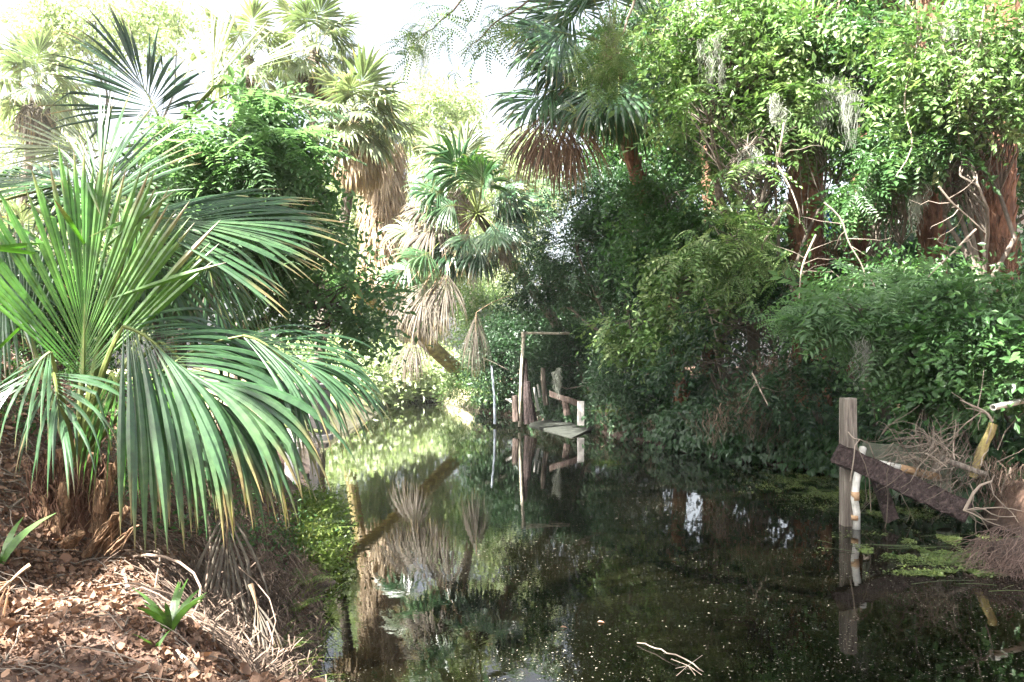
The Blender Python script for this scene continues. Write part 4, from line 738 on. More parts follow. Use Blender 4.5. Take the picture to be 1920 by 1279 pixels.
# ------------------------------------------------------------------ MIDDLE: leaning trunk, shaggy palms
def leaning():
    base = g(.4, 38.5); base = P(880, 716, 37); e = thing('leaning_palm', 'leaning palm trunk with yellow lichen crossing over the creek from the right bank', 'palm tree', base)
    top = P(560, 480, 30); mb = MB(); path = curve(base, top, n=16, sag=-.04); tube(mb, path, np.linspace(.36, .2, 16), 14, rough=.05); mb.build('trunk', M['bark_lichen'], e)
    for k in range(16):
        az_ = k * 2.4; el_ = radians(70 - k * 7); dd = A(cos(az_) * cos(el_), sin(az_) * cos(el_), sin(el_))
        add_frond(e, 'palm_dusty', B=top, H=top + dd * 1.3, f=dd + A(0, 0, -.3), u=A(0, 0, 1) if abs(dd[2]) < .9 else A(0, -1, 0), R=1.1, n=22, spread=110, droop=.9, steps=6, wmul=1.3)
leaning()
def shaggy():
    d = 27; top = P(895, 400, d + .5); base = g(3.2, 33); e = thing('shaggy_palm', 'shaggy palm in the middle with green fans above and grey dead fronds hanging below', 'palm tree', base)
    mb = MB(); path = curve(base, top, wob=.02, n=12, bow=.0); tube(mb, path, .19, 12, rough=.05); boots(mb, path, .19, 60, .3, .5); mb.build('trunk', M['bark'], e)
    F = lambda hx, hy, dd, fx, fy, fz, **k: add_frond(e, B=top, H=P(hx, hy, d + dd), f=A(fx, fy, fz), **{**dict(u=A(0, -.8, .6), n=30, steps=8, droop=1.2, spread=105, wmul=1.25, R=1.3), **k})
    F(905, 350, -.6, 0, -.4, .5, rv=.7); F(850, 385, -.8, -1, -.3, .1, rv=.5); F(820, 400, .2, -1, 0, .2, mat='palm_dusty'); F(880, 440, -1.2, -.2, -.8, -.3, rv=.8, R=1.2); F(925, 430, -1.3, .1, -.8, -.3, R=1.4, rv=.8)
    F(805, 475, -1.0, -.5, -.6, 0, R=1.35, rv=.9); F(770, 500, -.4, -.9, -.3, -.2, R=1.3, rv=.2); F(840, 300, .8, -.5, 0, .8, mat='palm_dusty', R=1.3); F(945, 370, 0, .9, -.2, .2); F(990, 390, .2, 1, -.3, .0, R=1.2); F(1010, 350, .4, 1, 0, .4, R=1.2)
    F(870, 300, .5, .1, -.1, 1, mat='palm_dusty', R=1.4); F(915, 300, 1, .4, 0, 1, R=1.2, mat='palm_dusty'); F(780, 430, .6, -1, .1, .3, mat='palm_dusty'); F(855, 460, -.2, -.5, -.6, -.5, rv=.1); F(960, 440, -.2, .6, -.6, -.4, rv=.1)
    for k in range(16):
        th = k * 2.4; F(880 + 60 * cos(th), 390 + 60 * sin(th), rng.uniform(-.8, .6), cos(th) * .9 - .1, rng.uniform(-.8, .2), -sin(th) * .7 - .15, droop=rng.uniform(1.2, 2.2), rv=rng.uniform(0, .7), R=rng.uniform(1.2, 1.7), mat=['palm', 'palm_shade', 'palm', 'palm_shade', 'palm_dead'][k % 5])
    Dd = dict(mat='palm_dead', pet='petiole_dead', spread=46, droop=2.0, n=44, u=A(0, -1, .2), steps=9, jit=.11, twist=.9)
    F(838, 512, -1.2, -.1, -.2, -.9, R=1.88, **Dd); F(800, 530, -1.0, -.3, -.2, -.8, R=1.88, **Dd); F(757, 545, -.8, -.2, -.2, -1, R=1.62, **Dd); F(815, 560, -.9, 0, -.2, -1, R=1.50, **{**Dd, 'spread': 45}); F(780, 560, -.3, 0, -.2, -1, R=1.62, **Dd)
    F(780, 628, -1.0, 0, -.1, -1, R=1.35, **{**Dd, 'spread': 42}); F(762, 640, -.8, -.1, -.1, -1, R=1.38, **{**Dd, 'spread': 38}); F(940, 440, -1.5, .2, -.3, -1, R=1.3, **{**Dd, 'spread': 45})
    # lone hanging dead fan
    B = P(955, 555, 26); H = P(893, 586, 25.6); mb = MB(); e2 = thing('dead_frond', 'single grey dead fan hanging by its bent stalk above the creek', 'dead frond', B, 'dead palm fronds')
    frond(mb, B, H, A(-.05, -.1, -1), A(0, -1, .1), R=1.9, n=60, spread=27, droop=1.6, fold=.5, split=.35, steps=10, wmul=1.6, jit=.07, twist=.9, pr=.02); mb.build('blade', [M['palm_dead'], M['petiole_dead']], e2)
shaggy()
# background palms, left of centre
palm('tall_palm', 'tall bright palm left of centre whose crown touches the top edge', g(-8.4, 35), P(590, 90, 34), r=.2, nf=24, R=1.5, Lp=1.3, mat='palm_dusty', dead=8, n=26, steps=6, elmin=-45)
palm('tall_palm', 'sunlit palm with dense round crown left of the bright gap', g(-8.5, 34), P(668, 215, 31), r=.2, nf=26, R=1.6, Lp=1.0, mat='palm_dusty', dead=34, deadmat='palm_straw', trunkm='bark', n=26, steps=7, elmin=-50, deadR=1.9)
palm('tall_palm', 'hazy palm half hidden left of the tall bright palm', g(-11.5, 33), P(465, 105, 31), r=.2, nf=18, R=1.3, Lp=1.1, mat='palm_dusty', dead=4, n=24, steps=6)
palm('tall_palm', 'pale palm low behind the shaggy palm in the bright gap', g(-2.2, 50), P(850, 320, 47), r=.25, nf=20, R=1.8, Lp=1.5, mat='palm_dusty', dead=10, n=24, steps=6)
palm('tall_palm', 'washed-out palm against the sky at the far left', g(-29, 46), P(70, 160, 44), r=.25, nf=20, R=2.0, Lp=1.5, mat='palm_dusty', dead=10, n=24, steps=6)
palm('tall_palm', 'low pale palm under the washed-out palm at the far left', g(-27, 40), P(40, 470, 38), r=.25, nf=18, R=1.6, Lp=1.2, mat='palm_dusty', dead=10, n=24, steps=6)
def beard():
    e = thing('dead_palm', 'sunlit palm trunk wrapped in a beige skirt of dead fronds behind the bright water', 'palm tree', g(-8.6, 40.5)); mb = MB()
    top = P(720, 255, 38); path = curve(g(-8.6, 40.5), top, n=10); tube(mb, path, .3, 12); mb.build('trunk', M['bark_lichen'], e)  # lichen bark reused here to make the trunk look pale and sunlit
    for k in range(84):
        th = k * 2.4; t = k / 84; c = path[-1] - A(0, 0, 1) * (t * 6.5); o = A(cos(th), sin(th), 0)
        add_frond(e, 'palm_straw', 'petiole_dead', B=c, H=c + o * .6 + A(0, 0, .15), f=o * .55 + A(0, 0, -1), u=o, R=1.7, n=16, spread=45, droop=1.4, steps=6, wmul=1.2, jit=.1)
    for k in range(10):
        th = k * 2.4; el_ = radians(60 - k * 8); dd = A(cos(th) * cos(el_), sin(th) * cos(el_), sin(el_)); add_frond(e, 'palm_dusty', B=top, H=top + dd * 1.1, f=dd + A(0, 0, -.2), u=A(0, 0, 1) if abs(dd[2]) < .9 else A(0, -1, 0), R=1.4, n=22, droop=.9, steps=6, wmul=1.3)
beard()

# ------------------------------------------------------------------ big shaded palms on the right
def shade_palm():
    top = P(1150, 90, 20.5); base = g(4.8, 22.5); e = thing('shaded_palm', 'tall dark palm right of the bright gap with one rusty dead fan hanging', 'palm tree', base)
    mb = MB(); path = curve(base, top, wob=.02, n=12); tube(mb, path, .19, 12, rough=.05); boots(mb, path, .19, 90, .3, .5); mb.build('trunk', M['boots'], e)
    F = lambda hx, hy, dd, fx, fy, fz, **k: add_frond(e, B=top, H=P(hx, hy, 20 + dd), f=A(fx, fy, fz), **{**dict(u=A(0, -.7, .7), n=36, steps=9, droop=.9, spread=105, wmul=1.25, R=1.75), **k})
    F(1070, 65, -.8, -1, -.2, .25, rv=.2, droop=.5); F(1062, 70, -.9, -.8, -.4, -.3, rv=.8, droop=1.3, mat='palm'); F(1090, 20, 0, -.6, 0, 1, droop=.4); F(1150, 0, 0, .2, 0, 1, droop=.4); F(1040, 170, -.9, -.9, -.4, -.1, rv=.5, droop=1.2, R=1.7)
    F(1160, 150, -1.4, -.1, -.8, -.5, R=1.9, droop=1.5, rv=.5); F(1120, 160, -1.2, -.3, -.7, -.6, R=1.8, droop=1.5, rv=.1); F(1220, 40, -.3, .9, -.3, .4); F(1230, 120, -.4, .9, -.4, -.2, droop=1.3); F(1010, 190, -.3, -.9, 0, -.2, R=1.2, droop=1.4, rv=.1)
    F(1090, 100, 0, -.6, -.3, -.3, rv=.1, droop=1.4); F(1000, 60, .4, -1, .1, .4, R=1.2, droop=.4)
    F(1190, 60, -1, .4, -1, 0, R=1.3, droop=1.4, rv=.4)
    for k in range(16):
        th = k * 2.4; F(1150 + 90 * cos(th), 70 + 90 * sin(th), rng.uniform(-.6, .9), cos(th), rng.uniform(-.6, .3), -sin(th) * .7 - .1, droop=rng.uniform(.8, 1.6), rv=rng.uniform(0, .5), R=rng.uniform(1.4, 1.9))
    Dd = dict(mat='palm_brown', pet='petiole_dead', spread=46, droop=1.8, n=48, u=A(0, -1, .2), steps=10, jit=.11, twist=.9)
    F(1028, 205, -1.1, -.15, -.3, -1, R=2.0, **Dd); F(1070, 215, -1.0, .1, -.3, -1, R=1.9, **Dd); F(1010, 220, -.8, -.3, -.3, -1, R=1.7, **{**Dd, 'mat': 'palm_dead'}); F(1050, 230, -.6, 0, -.3, -1, R=1.7, **{**Dd, 'mat': 'palm_dead', 'spread': 50})
    F(1150, 175, -.8, .1, -.3, -1, R=1.5, **{**Dd, 'mat': 'palm', 'spread': 55})
shade_palm()
palm('booted_palm', 'palm with a thick brown shaggy trunk in the middle of the right thicket', g(6.9, 18.2), P(1520, 40, 18), r=.36, nf=16, R=1.5, Lp=1.3, mat='palm', dead=6, boot=1, trunkm='boots', n=32, steps=8)
palm('booted_palm', 'palm with dark red-brown trunk right of the thick shaggy trunk', g(8.7, 20.2), P(1625, -120, 20), r=.26, nf=14, R=1.4, Lp=1.2, mat='palm', dead=6, boot=1, trunkm='boots', n=26, steps=7)
palm('booted_palm', 'palm with rough brown trunk rising at the right picture edge', g(9.4, 15.8), P(1868, -330, 15.6), r=.30, nf=14, R=1.4, Lp=1.2, mat='palm', dead=6, boot=1, trunkm='boots', n=26, steps=7)
palm('booted_palm', 'dark palm trunk leaving the top edge left of the edge palm', g(8.9, 17.2), P(1740, -200, 17), r=.24, nf=14, R=1.4, Lp=1.2, mat='palm', dead=6, boot=1, trunkm='boots', n=26, steps=7)
palm('booted_palm', 'slim palm trunk showing between leaves above the thicket centre', g(6.6, 26.5), P(1330, 60, 26), r=.2, nf=16, R=1.5, Lp=1.3, mat='palm', dead=8, boot=1, trunkm='boots', n=28, steps=7)

# ------------------------------------------------------------------ thicket of the right bank
T = tree
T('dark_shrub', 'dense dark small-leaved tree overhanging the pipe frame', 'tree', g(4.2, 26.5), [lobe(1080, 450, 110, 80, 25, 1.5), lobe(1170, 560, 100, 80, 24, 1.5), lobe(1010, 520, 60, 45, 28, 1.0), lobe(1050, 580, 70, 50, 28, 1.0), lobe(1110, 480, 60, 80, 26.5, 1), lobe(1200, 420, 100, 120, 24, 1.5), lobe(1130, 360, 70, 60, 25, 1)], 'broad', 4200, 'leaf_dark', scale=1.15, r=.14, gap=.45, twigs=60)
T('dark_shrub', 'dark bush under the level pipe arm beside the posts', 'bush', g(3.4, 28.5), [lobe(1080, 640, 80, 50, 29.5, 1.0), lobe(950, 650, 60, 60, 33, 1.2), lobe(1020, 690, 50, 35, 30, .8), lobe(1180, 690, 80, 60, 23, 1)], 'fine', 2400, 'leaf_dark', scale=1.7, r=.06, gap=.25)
T('green_shrub', 'yellow-green bush at the bend of the creek by the leaning trunk', 'bush', g(-1.9, 42), [lobe(880, 720, 40, 30, 36, 1), lobe(920, 700, 40, 40, 36, 1), lobe(905, 590, 50, 70, 37, 1.5)], 'fine', 1500, 'leaf_light', r=.06, scale=1.6, gap=.2)
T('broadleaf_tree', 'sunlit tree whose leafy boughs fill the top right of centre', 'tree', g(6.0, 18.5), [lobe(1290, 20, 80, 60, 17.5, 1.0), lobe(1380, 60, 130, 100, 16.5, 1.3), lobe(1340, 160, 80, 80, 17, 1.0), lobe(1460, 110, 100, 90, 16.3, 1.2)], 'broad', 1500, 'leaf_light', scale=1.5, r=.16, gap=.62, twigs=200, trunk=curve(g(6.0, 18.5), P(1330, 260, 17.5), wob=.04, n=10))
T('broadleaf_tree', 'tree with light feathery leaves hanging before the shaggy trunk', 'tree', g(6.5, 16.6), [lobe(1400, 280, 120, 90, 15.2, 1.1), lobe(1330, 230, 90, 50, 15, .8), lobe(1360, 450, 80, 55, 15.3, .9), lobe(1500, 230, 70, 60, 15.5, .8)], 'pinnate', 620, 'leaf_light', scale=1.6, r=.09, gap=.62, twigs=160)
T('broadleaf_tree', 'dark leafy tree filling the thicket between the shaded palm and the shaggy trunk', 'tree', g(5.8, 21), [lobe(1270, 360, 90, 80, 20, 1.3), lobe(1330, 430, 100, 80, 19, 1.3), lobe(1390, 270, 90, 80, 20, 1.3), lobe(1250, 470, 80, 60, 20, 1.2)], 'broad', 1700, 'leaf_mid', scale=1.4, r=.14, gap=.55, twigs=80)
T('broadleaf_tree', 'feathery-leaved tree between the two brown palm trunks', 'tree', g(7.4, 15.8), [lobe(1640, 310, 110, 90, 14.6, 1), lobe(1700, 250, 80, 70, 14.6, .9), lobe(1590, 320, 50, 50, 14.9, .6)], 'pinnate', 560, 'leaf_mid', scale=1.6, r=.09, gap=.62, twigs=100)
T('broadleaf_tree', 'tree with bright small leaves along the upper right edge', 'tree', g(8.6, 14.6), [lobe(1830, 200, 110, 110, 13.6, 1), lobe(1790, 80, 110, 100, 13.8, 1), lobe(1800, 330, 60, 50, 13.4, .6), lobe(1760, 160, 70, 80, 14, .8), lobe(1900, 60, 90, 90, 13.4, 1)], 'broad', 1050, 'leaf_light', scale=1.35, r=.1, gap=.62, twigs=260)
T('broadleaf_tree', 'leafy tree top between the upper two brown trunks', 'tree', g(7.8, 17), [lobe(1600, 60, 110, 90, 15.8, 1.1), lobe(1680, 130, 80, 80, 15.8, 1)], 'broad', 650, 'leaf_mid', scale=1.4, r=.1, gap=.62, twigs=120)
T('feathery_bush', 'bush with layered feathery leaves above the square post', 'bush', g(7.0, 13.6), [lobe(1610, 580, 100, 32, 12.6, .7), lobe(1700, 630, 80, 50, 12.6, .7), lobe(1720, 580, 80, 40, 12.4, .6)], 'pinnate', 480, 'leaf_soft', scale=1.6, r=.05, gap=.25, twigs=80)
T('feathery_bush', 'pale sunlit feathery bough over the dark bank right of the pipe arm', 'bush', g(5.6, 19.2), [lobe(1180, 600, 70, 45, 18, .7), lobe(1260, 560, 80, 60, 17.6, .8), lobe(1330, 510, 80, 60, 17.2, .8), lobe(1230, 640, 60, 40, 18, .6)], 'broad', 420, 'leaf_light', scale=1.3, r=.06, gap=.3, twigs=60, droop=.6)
T('leafy_bush', 'leafy bush at the right edge above the open white pipe', 'bush', g(7.9, 12.4), [lobe(1830, 560, 80, 50, 11.6, .8), lobe(1800, 640, 100, 90, 11.4, .8), lobe(1890, 680, 70, 90, 11, .7), lobe(1760, 700, 80, 50, 12, .6)], 'broad6', 1000, 'leaf_mid', scale=1.25, r=.05, gap=.3, twigs=160)
T('leafy_bush', 'low bush around the twig pile at the foot of the right bank', 'bush', g(6.6, 11.3), [lobe(1720, 780, 50, 28, 12, .4), lobe(1870, 800, 50, 40, 11.4, .4), lobe(1800, 780, 50, 30, 11.6, .4)], 'broad6', 300, 'leaf_mid', r=.03, gap=.2, twigs=60)
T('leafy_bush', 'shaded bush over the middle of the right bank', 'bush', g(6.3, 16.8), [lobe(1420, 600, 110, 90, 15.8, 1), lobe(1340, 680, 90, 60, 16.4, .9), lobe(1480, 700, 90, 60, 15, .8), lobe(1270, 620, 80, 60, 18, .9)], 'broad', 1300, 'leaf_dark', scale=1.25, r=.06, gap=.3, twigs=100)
T('leafy_bush', 'bush with rounded leaves before the foot of the shaggy trunk', 'bush', g(6.9, 15.2), [lobe(1590, 545, 60, 45, 14, .6), lobe(1690, 500, 60, 60, 14, .6)], 'broad', 420, 'leaf_mid', scale=1.4, r=.04, gap=.2, twigs=60)
# background thicket behind the right bank
for i, (px, py, rx, ry, d, m_, lab) in enumerate([(1230, 250, 130, 200, 31, 'leaf_mid', 'background tree behind the tall dark palm'), (1400, 150, 200, 220, 28, 'leaf_mid', 'background tree behind the shaggy trunk'), (1650, 180, 200, 230, 25, 'leaf_mid', 'background tree behind the right-hand brown trunks'),
        (1180, 130, 110, 150, 34, 'leaf_dark', 'dark background tree behind the tall dark palm crown'), (1880, 200, 190, 250, 23, 'leaf_mid', 'background tree at the far right'), (1350, 520, 200, 130, 26, 'leaf_dark', 'dark bush far back in the middle of the thicket'), (1620, 560, 150, 120, 22, 'leaf_dark', 'dark bush far back behind the feathery bush'), (1850, 560, 150, 120, 19, 'leaf_dark', 'dark bush far back at the right edge'), (1040, 640, 170, 90, 33, 'leaf_dark', 'dark bush far back behind the pipe arm')]):
    c, r_ = lobe(px, py, rx, ry, d, 2.0)
    T('thicket_tree' if i < 5 else 'thicket_bush', lab, 'tree' if i < 5 else 'bush', g(c[0], d + .5), [(c, r_), (c + A(r_[0] * .5, 1, r_[2] * .5), r_ * .7)], 'far', 2400 if i < 5 else 1700, m_, r=.15, scale=1.0, gap=.25 if i < 5 else .0, twigs=30)
# far bright trees round the gap
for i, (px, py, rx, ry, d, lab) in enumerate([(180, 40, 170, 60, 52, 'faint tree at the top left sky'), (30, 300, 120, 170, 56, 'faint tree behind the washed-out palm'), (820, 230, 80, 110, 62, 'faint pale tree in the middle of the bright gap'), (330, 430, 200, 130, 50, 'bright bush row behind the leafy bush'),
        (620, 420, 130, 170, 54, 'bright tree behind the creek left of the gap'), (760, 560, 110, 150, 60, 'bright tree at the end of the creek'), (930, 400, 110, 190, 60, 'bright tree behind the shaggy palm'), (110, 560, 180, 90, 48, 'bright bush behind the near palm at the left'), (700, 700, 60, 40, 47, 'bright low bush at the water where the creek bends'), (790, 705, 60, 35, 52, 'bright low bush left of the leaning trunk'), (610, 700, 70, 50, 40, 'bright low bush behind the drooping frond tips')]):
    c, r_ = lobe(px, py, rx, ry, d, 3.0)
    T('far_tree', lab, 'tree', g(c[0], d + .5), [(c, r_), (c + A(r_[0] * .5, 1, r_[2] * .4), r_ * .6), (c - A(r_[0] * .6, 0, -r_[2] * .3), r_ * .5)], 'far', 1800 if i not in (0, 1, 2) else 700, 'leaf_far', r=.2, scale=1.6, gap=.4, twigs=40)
# unseen oaks added above the frame, crown lobes placed to shade creek and banks
def oak(label, base, lobes, n):
    T('live_oak', label, 'tree', base, lobes, 'far', n, 'leaf_mid', r=.32, scale=1.0, gap=.35, sc=.8, twigs=120)
oak('spreading oak behind the camera whose crown shades the near bank', g(-7.5, -3), [(A(-9.6, 1.3, 10.5), A(1.0, .9, .7)), (A(-8.2, -2.6, 10), A(1, .9, .7)), (A(-11.4, .4, 11.5), A(1.1, 1, .7)), (A(-3.5, 5.0, 11.5), A(2.2, 2.0, 1)), (A(-8.5, 9.2, 11.5), A(2.0, 1.6, 1)), (A(-5.5, -2, 9), A(2.4, 2.0, 1)), (A(-12, 5, 12), A(2.2, 2, 1))], 2000)
oak('spreading oak left of the camera whose crown shades the creek', g(-12, 9), [(A(-4.2, 9.5, 13), A(3.0, 2.6, 1.1)), (A(-3.2, 5.5, 12.5), A(2.2, 2.0, 1)), (A(-5.5, 14, 14.5), A(3.2, 2.8, 1.2)), (A(-6.5, 19, 16), A(3, 2.6, 1.2)), (A(-9, 10, 13), A(2.6, 2.4, 1.2)), (A(-1.8, 17, 14.8), A(2.6, 2.4, 1.0)), (A(-1.7, 7.4, 12.8), A(1.8, 1.6, .9)), (A(.2, 6.4, 12.4), A(1.5, 1.3, .8)), (A(-2.2, 12.6, 13.5), A(2, 1.6, .9)), (A(-3.9, 1.9, 12), A(1.7, 1.5, .8)), (A(-5.6, -.6, 11.5), A(1.2, 1.0, .7))], 6400)

# hanging branch tips at the top centre
def bough(pts, d, n, lab, kind='pinnate', mat='leaf_light', sp=.25):
    mb = MB(); p = np.array([P(x, y, d + k * .2) for k, (x, y) in enumerate(pts)]); q = np.concatenate([curve(p[i], p[i + 1], wob=.03, n=5)[:-1] for i in range(len(p) - 1)] + [p[-1:]])
    e = thing('leafy_bough', lab, 'branch', p[0], 'leafy boughs reaching down from above'); tube(mb, q, np.linspace(.03, .006, len(q)), 6, .4); mb.build('branch', M['twig'], e)
    mb = MB(); idx = rng.integers(len(q) // 3, len(q), n); c = q[idx] + rng.normal(size=(n, 3)) * sp; scatter(mb, kind, c, norm(rng.normal(size=(n, 3)) + A(-.3, 0, -.4)), 1.0); mb.build('foliage', M[mat], e)
bough([(900, -60), (850, 20), (800, 60), (770, 90)], 18, 34, 'yellow-green bough tip hanging at the top in the bright gap')
bough([(1060, -60), (980, 10), (920, 50), (860, 110)], 17, 40, 'thin bough reaching left from the dark palm into the bright gap', sp=.35)
bough([(1200, -40), (1170, 60), (1140, 120), (1125, 170)], 16, 110, 'bright green bough hanging in front of the dark palm crown', sp=.3)
bough([(1480, 380), (1430, 460), (1400, 520)], 14.4, 50, 'pale bough hanging over the middle of the thicket', sp=.3)
bough([(1560, 560), (1510, 590), (1460, 600)], 12.4, 20, 'single broad-leaved bough tip left of the feathery bush', sp=.12, kind='pinnate6', mat='leaf_soft')
for (x, y, d, L, lab, n) in [(1340, 60, 15.5, 1.3, 'long pale moss strand near the top of the thicket', 90), (1555, 145, 15, 1.6, 'broad bright moss curtain beside the shaggy trunk', 260), (1412, 275, 14.5, .7, 'thin moss strand before the feathery tree', 50), (1455, 175, 14.6, .8, 'moss tuft left of the bright moss curtain', 70),
                             (1610, 40, 15.4, 1.2, 'moss strand under the top leaves between the trunks', 90), (1765, 10, 14, 1.5, 'moss strand against the dark trunk at the top right', 120), (1620, 630, 12, .8, 'grey moss tuft above the square post', 60), (780, 70, 30, 2.6, 'pale moss veil hanging in the bright gap', 200), (1150, 30, 16, .9, 'moss strand before the dark palm crown', 60), (1720, 340, 14, .9, 'moss strand left of the rough edge trunk', 70)]:
    moss(P(x, y, d), L, lab, n, .10 if n < 150 else .22)
# vines and bare stems among the thicket
for i, (x0, y0, x1, y1, d, lab) in enumerate([(1545, 380, 1620, 540, 13.6, 'bare pale stem crossing before the shaggy trunk'), (1830, 430, 1740, 520, 12, 'pale dry stem slanting down left near the right edge'), (1700, 0, 1680, 330, 13.5, 'long thin vine hanging from the top right'), (1470, 230, 1500, 420, 14, 'thin stem hanging before the feathery tree'),
        (1760, 350, 1850, 440, 12.5, 'dry branch reaching right below the moss strand'), (1860, 790, 1800, 750, 10, 'curved dry tendril near the open white pipe'), (1530, 440, 1498, 560, 13.6, 'bowed dead stem on the shaggy trunk'), (1320, 560, 1345, 640, 15.4, 'pale upright stem in the shaded bush'), (1850, 0, 1800, 220, 13, 'crooked vine under the top right corner'), (1410, 700, 1440, 760, 14, 'bleached twig low on the right bank')]):
    mb = MB(); p = curve(P(x0, y0, d), P(x1, y1, d + rng.normal() * .3), wob=.05, n=12); tube(mb, p, np.linspace(.018, .008, 12), 6, rng.uniform(.6, 1))
    for k in range(5): tube(mb, curve(p[2 + k], p[2 + k] + rng.normal(size=3) * A(.35, .3, .35), wob=.06, n=5), np.linspace(.008, .003, 5), 4, .7)
    tag(mb.build('bare_stem', M['twig'], loc=p[0]), lab, 'stem', 'bare stems and vines in the thicket')
for (x, y, d, L, r_, n, lab) in [(1510, 470, 16.9, 1.1, .30, 260, 'rusty fibre curtain on the shaggy trunk'), (1600, 430, 18, 1.3, .25, 200, 'rusty fibre curtain right of the shaggy trunk'), (1640, 520, 16, .9, .25, 140, 'dry brown strands above the feathery bush'), (1460, 690, 15, .6, .25, 140, 'dead grass clump hanging on the slope of the right bank'), (1360, 760, 16, .7, .35, 220, 'straw-coloured dead growth spilling down the right bank'),
        (1860, 300, 14.6, 1.6, .25, 220, 'rusty fibre hanging on the rough edge trunk'), (1750, 60, 15.4, 1.5, .2, 180, 'brown fibres on the dark trunk at the top right'), (1610, 150, 17, 1.0, .2, 140, 'brown fibres between the leaves near the top'), (1880, 470, 14.4, 1.2, .2, 160, 'brown fibres at the foot of the rough edge trunk')]:
    mb = MB(); c = P(x, y, d)
    for k in range(6): hanging(mb, c + rng.normal(size=3) * A(r_, r_ * .5, .2), L, n=n // 6, rad=r_ * .6, w=.009, wav=.05, steps=8)
    tag(mb.build('dry_fibre', M['fibre_red' if 'rusty' in lab or 'brown' in lab else 'fibre'], loc=c), lab, 'dead growth', 'dry hanging growth in the thicket')
# climbing leaves over the right bank slope
def bank_vines():
    mb = MB(); n = 7500; y = rng.uniform(11.2, 40, n); s = rng.uniform(-.15, 3.0, n) ** 1.0; x = xr(y) + s; k = vnoise(np.stack([x, y, 0 * x], -1), 1.3, 21) > -.45; x, y = x[k], y[k]
    z = gh(x, y); p = np.stack([x, y, np.maximum(z, .25) + rng.uniform(.05, .45, len(x))], -1); scatter(mb, 'heart', p, norm(A(-1, -.6, -.3) + rng.normal(size=p.shape) * .4), 1.15)
    n = 3600; y = rng.uniform(11.0, 34, n); x = xr(y) + rng.uniform(-.28, .35, n); k = vnoise(np.stack([x, y, 0 * x], -1), 1.1, 23) > -.3; x, y = x[k], y[k]; p = np.stack([x, y, rng.uniform(.10, .85, len(x))], -1); scatter(mb, 'heart', p, norm(A(-.6, -.4, -.9) + rng.normal(size=p.shape) * .35), 1.1)
    tag(mb.build('bank_vines', M['vine']), 'dark heart-leaved vines blanketing the right bank', 'vines', kind='stuff')
    hb = MB()
    for k in range(420):
        Y = rng.uniform(10.5, 34); X = xr(Y) + rng.uniform(-.1, .35); hanging(hb, A(X, Y, rng.uniform(.45, .85)), rng.uniform(.4, .8), n=14, rad=.16, w=.007, wav=.06)
    tag(hb.build('bank_roots', M['fibre']), 'brown roots and dead grass fringing the right water edge', 'roots', kind='stuff')
    mb = MB(); n = 6000; y = rng.uniform(9, 22, n); x = xr(y) + rng.uniform(.6, 5, n); p = np.stack([x, y, gh(x, y) + rng.uniform(.01, .05, n)], -1)
    V, F = leaf4(.1, .05); Rm = rotm(norm(rng.normal(size=(n, 3)) * A(1, 1, .2)), norm(rng.normal(size=(n, 3)) * .5 + A(0, 0, 1))); W = np.einsum('nij,kj->nki', Rm, V) + p[:, None]
    mb.add(W.reshape(-1, 3), (F[None] + (np.arange(n) * 4)[:, None, None]).reshape(-1, 4), np.repeat(rng.random(n), 4)); tag(mb.build('bank_litter', M['litter']), 'rusty dead leaves on the slope of the right bank', 'leaf litter', kind='stuff')
bank_vines()
for (px, d, off, L, n, lab) in [(1290, 19.2, .3, .8, 18, 'dark fern hanging near the straw-coloured dead growth'), (1400, 17.2, .3, .8, 18, 'dark fern low on the bank behind the floating weed'), (1520, 15.2, .35, .8, 18, 'dark fern just left of the square post on the far bank'), (1140, 24.5, .3, 1.1, 26, 'large grassy fern right of the mossy slab'), (1190, 22.6, .4, 1.0, 24, 'fern drooping over the water right of the large grassy fern'), (1085, 28, .9, 1.2, 24, 'tall bright grassy fern behind the white post'), (955, 31, .2, .9, 20, 'fern left of the old posts'), (905, 35, .3, .9, 18, 'fern at the creek bend'), (1040, 27, .2, .7, 16, 'small fern under the rail'), (1240, 20.6, .3, .8, 18, 'fern at the dark undercut of the bank')]:
    y = d; fern(g(float(xr(y)) + off, y) + A(0, 0, .1), L, n, lab, mat='vine' if px in (1190, 1240, 955, 1290, 1400, 1520) else 'fern', lean=(-.3, -.2, 0))
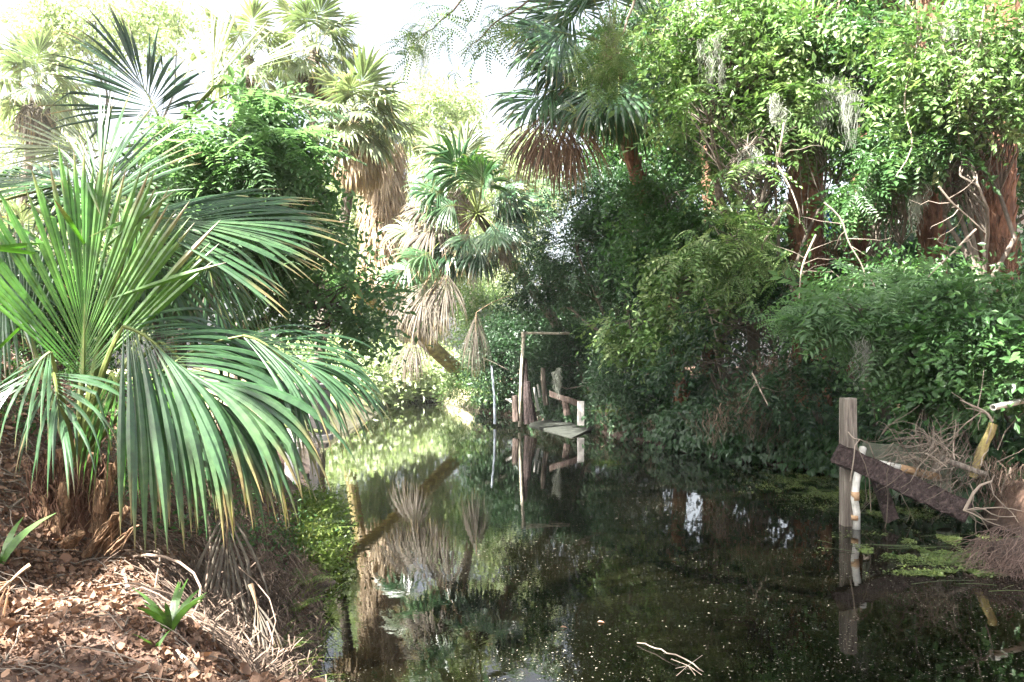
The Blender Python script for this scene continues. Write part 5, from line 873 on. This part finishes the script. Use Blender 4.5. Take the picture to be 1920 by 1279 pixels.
# floating things
def floating():
    mb = MB(); n = 26000; y = 4.8 + 30 * rng.random(n) ** 1.6; x = xl(y) + (xr(y) - xl(y)) * rng.random(n) ** .8; q = np.stack([x, y, 0 * x], -1); k = (vnoise(q, .7, 61) + .5 * vnoise(q * A(1, .4, 1), 2, 62) + rng.normal(size=n) * .4) > -.2; x, y = x[k], y[k]; n = len(x)
    th = np.arange(6) / 6 * 2 * pi; r_ = rng.uniform(.002, .0055, n) * rng.choice([.7, 1, 1, 1.7], n) * (.55 + y * .045); a = rng.uniform(0, 6.28, n); e1 = np.stack([np.cos(a), np.sin(a), 0 * a], -1); e2 = np.stack([-np.sin(a), np.cos(a), 0 * a], -1)
    V = np.stack([x, y, np.full(n, .004)], -1)[:, None] + r_[:, None, None] * (np.cos(th)[None, :, None] * e1[:, None] * 1.5 + np.sin(th)[None, :, None] * e2[:, None] * .7)
    mb.add(V.reshape(-1, 3), np.arange(n * 6).reshape(-1, 6), np.repeat(rng.random(n), 6)); tag(mb.build('floating_specks', M['speck']), 'pale specks and bits floating on the dark creek', 'floating debris', kind='stuff')
    mb = MB(); n = 26000; cs = np.array([wpt(1560, 925), wpt(1640, 960), wpt(1760, 1010), wpt(1700, 1035), wpt(1800, 1050), wpt(1500, 900), wpt(1790, 1075)]); rr = np.array([(1.1, .9), (.9, .6), (.9, .35), (.7, .3), (.6, .3), (1.0, 1.6), (.5, .12)])
    w_ = rng.integers(0, len(cs), n); p = cs[w_] + np.stack([rng.normal(size=n) * rr[w_, 0] * .5, rng.normal(size=n) * rr[w_, 1] * .5, 0 * w_ + .006], -1); k = vnoise(p * A(1, .45, 1), 3.5, 71) > -.1; p = p[k]; p = p[p[:, 0] < xr(p[:, 1]) + .1]; n = len(p)
    V, F = leaf4(.03, .022, 0, -.15); Rm = rotm(norm(rng.normal(size=(n, 3)) * A(1, 1, .15)), norm(rng.normal(size=(n, 3)) * .25 + A(0, 0, 1))); W = np.einsum('nij,kj->nki', Rm, V) + p[:, None]
    mb.add(W.reshape(-1, 3), (F[None] + (np.arange(n) * 4)[:, None, None]).reshape(-1, 4), np.repeat(rng.random(n), 4))
    tag(mb.build('water_weed', M['weed']), 'green floating weed mats around the fallen beam', 'water weed', kind='stuff')
    mb = MB()
    for k in range(60):
        c = cs[rng.integers(0, len(cs))] + rng.normal(size=3) * A(.6, .4, 0); th = rng.normal() * .5; L = rng.uniform(.2, .8); tube(mb, curve(c + A(0, 0, .01), c + A(cos(th) * L, sin(th) * L, .01), wob=.0, n=5, bow=rng.uniform(0, .03)), .0025, 4, rng.random() * .5, cap=False)
    tag(mb.build('floating_stems', M['weed']), 'thin stems lying in the floating weed mats', 'stems', kind='stuff')
    mb = MB(); p = [wpt(1195, 1208) + A(0, 0, .01), wpt(1240, 1225) + A(0, 0, .03), wpt(1300, 1250) + A(0, 0, .02), wpt(1345, 1275) + A(0, 0, .0)]; tube(mb, np.concatenate([curve(p[i], p[i + 1], n=5, wob=.03)[:-1] for i in range(3)]), .005, 6, .5)
    for k in range(8): tube(mb, curve(wpt(1290, 1248), wpt(1290 + rng.uniform(-40, 40), 1248 + rng.uniform(-20, 20)), n=4), .003, 4, .4)
    tag(mb.build('floating_branch', M['twig'], loc=p[0]), 'thin pale branch lying in the water at the bottom of the picture', 'branch')
    for (x, y, r_, lab) in [(1050, 1178, .022, 'single pinkish leaf floating near the bottom centre'), (1120, 1168, .02, 'single yellow leaf floating right of the pinkish leaf')]:
        c = wpt(x, y) + A(0, 0, .008); V, F = leaf6(.06, .045, .3, .1); mb = MB(); mb.add(V + c, F, .9); tag(mb.build('floating_leaf', M['litter' if 'pink' in lab else 'fern'], loc=c), lab, 'leaf')
M['speck'] = leafmat('speck', [(0, (.05, .05, .035)), (.5, (.13, .125, .09)), (1, (.32, .30, .23))], rough=.8, trans=0)
floating()
# house and blue cover glimpsed through the thicket
def house():
    c = A(18, 27, 0); e = thing('white_trailer', 'white building with a blue panel glimpsed through the right thicket', 'building', g(15.2, 26)); 
    q = P(1790, 430, 25); mb = MB(); box(mb, q + A(1.0, 1.2, -.2), A(2.6, 0, 0), A(0, 1, 0), A(0, 0, 1.6)); mb.build('wall', M['paint'], e)
    mb = MB(); box(mb, q + A(1.0, 1.2, 1.5), A(2.8, 0, 0), A(0, 1.2, 0), A(0, 0, .12)); mb.build('roof', M['wood_pale'], e)
    mb = MB(); box(mb, q + A(0.0, .17, -.1), A(.5, 0, 0), A(0, .03, 0), A(0, 0, .6)); mb.build('blue_panel', M['blue'], e)
    mb = MB(); box(mb, q + A(1.6, .18, .1), A(.45, 0, 0), A(0, .03, 0), A(0, 0, .4)); f_ = mb.build('window', M['glass'], e)
    q = P(1592, 410, 27); mb = MB(); box(mb, q + A(0, 1.0, -.6), A(1.6, 0, 0), A(0, .8, 0), A(0, 0, 1.3)); e = thing('blue_shed', 'blue and white shed glimpsed between the brown trunks', 'shed', g(q[0], 28)); mb.build('wall', M['paint'], e)
    mb = MB(); box(mb, q + A(0, .17, -.2), A(.7, 0, 0), A(0, .03, 0), A(0, 0, .5)); mb.build('door', M['blue'], e)
    mb = MB(); box(mb, q + A(0, 1.0, .78), A(1.8, 0, 0), A(0, 1.0, 0), A(0, 0, .07)); mb.build('roof', M['wood_pale'], e)
house()
def glare_veil():  # thin volume added to imitate glare washing out the bright background
    V = np.array([(x, y, z) for x in (-75, 65) for y in (-40, 110) for z in (-1.7, 28.)]); F = [(0, 1, 3, 2), (4, 6, 7, 5), (0, 4, 5, 1), (2, 3, 7, 6), (0, 2, 6, 4), (1, 5, 7, 3)]
    m = bpy.data.materials.new('haze'); m.use_nodes = True; nt = m.node_tree; nt.nodes.clear(); out = nt.nodes.new('ShaderNodeOutputMaterial'); v = nt.nodes.new('ShaderNodeVolumePrincipled')
    v.inputs['Color'].default_value = (.97, .99, 1, 1); v.inputs['Density'].default_value = .0003
    nt.links.new(v.outputs[0], out.inputs['Volume']); mb = MB(); mb.add(V, F); tag(mb.build('haze', m), kind='stuff')
glare_veil()
for e in EMPT:
    del e['_w']
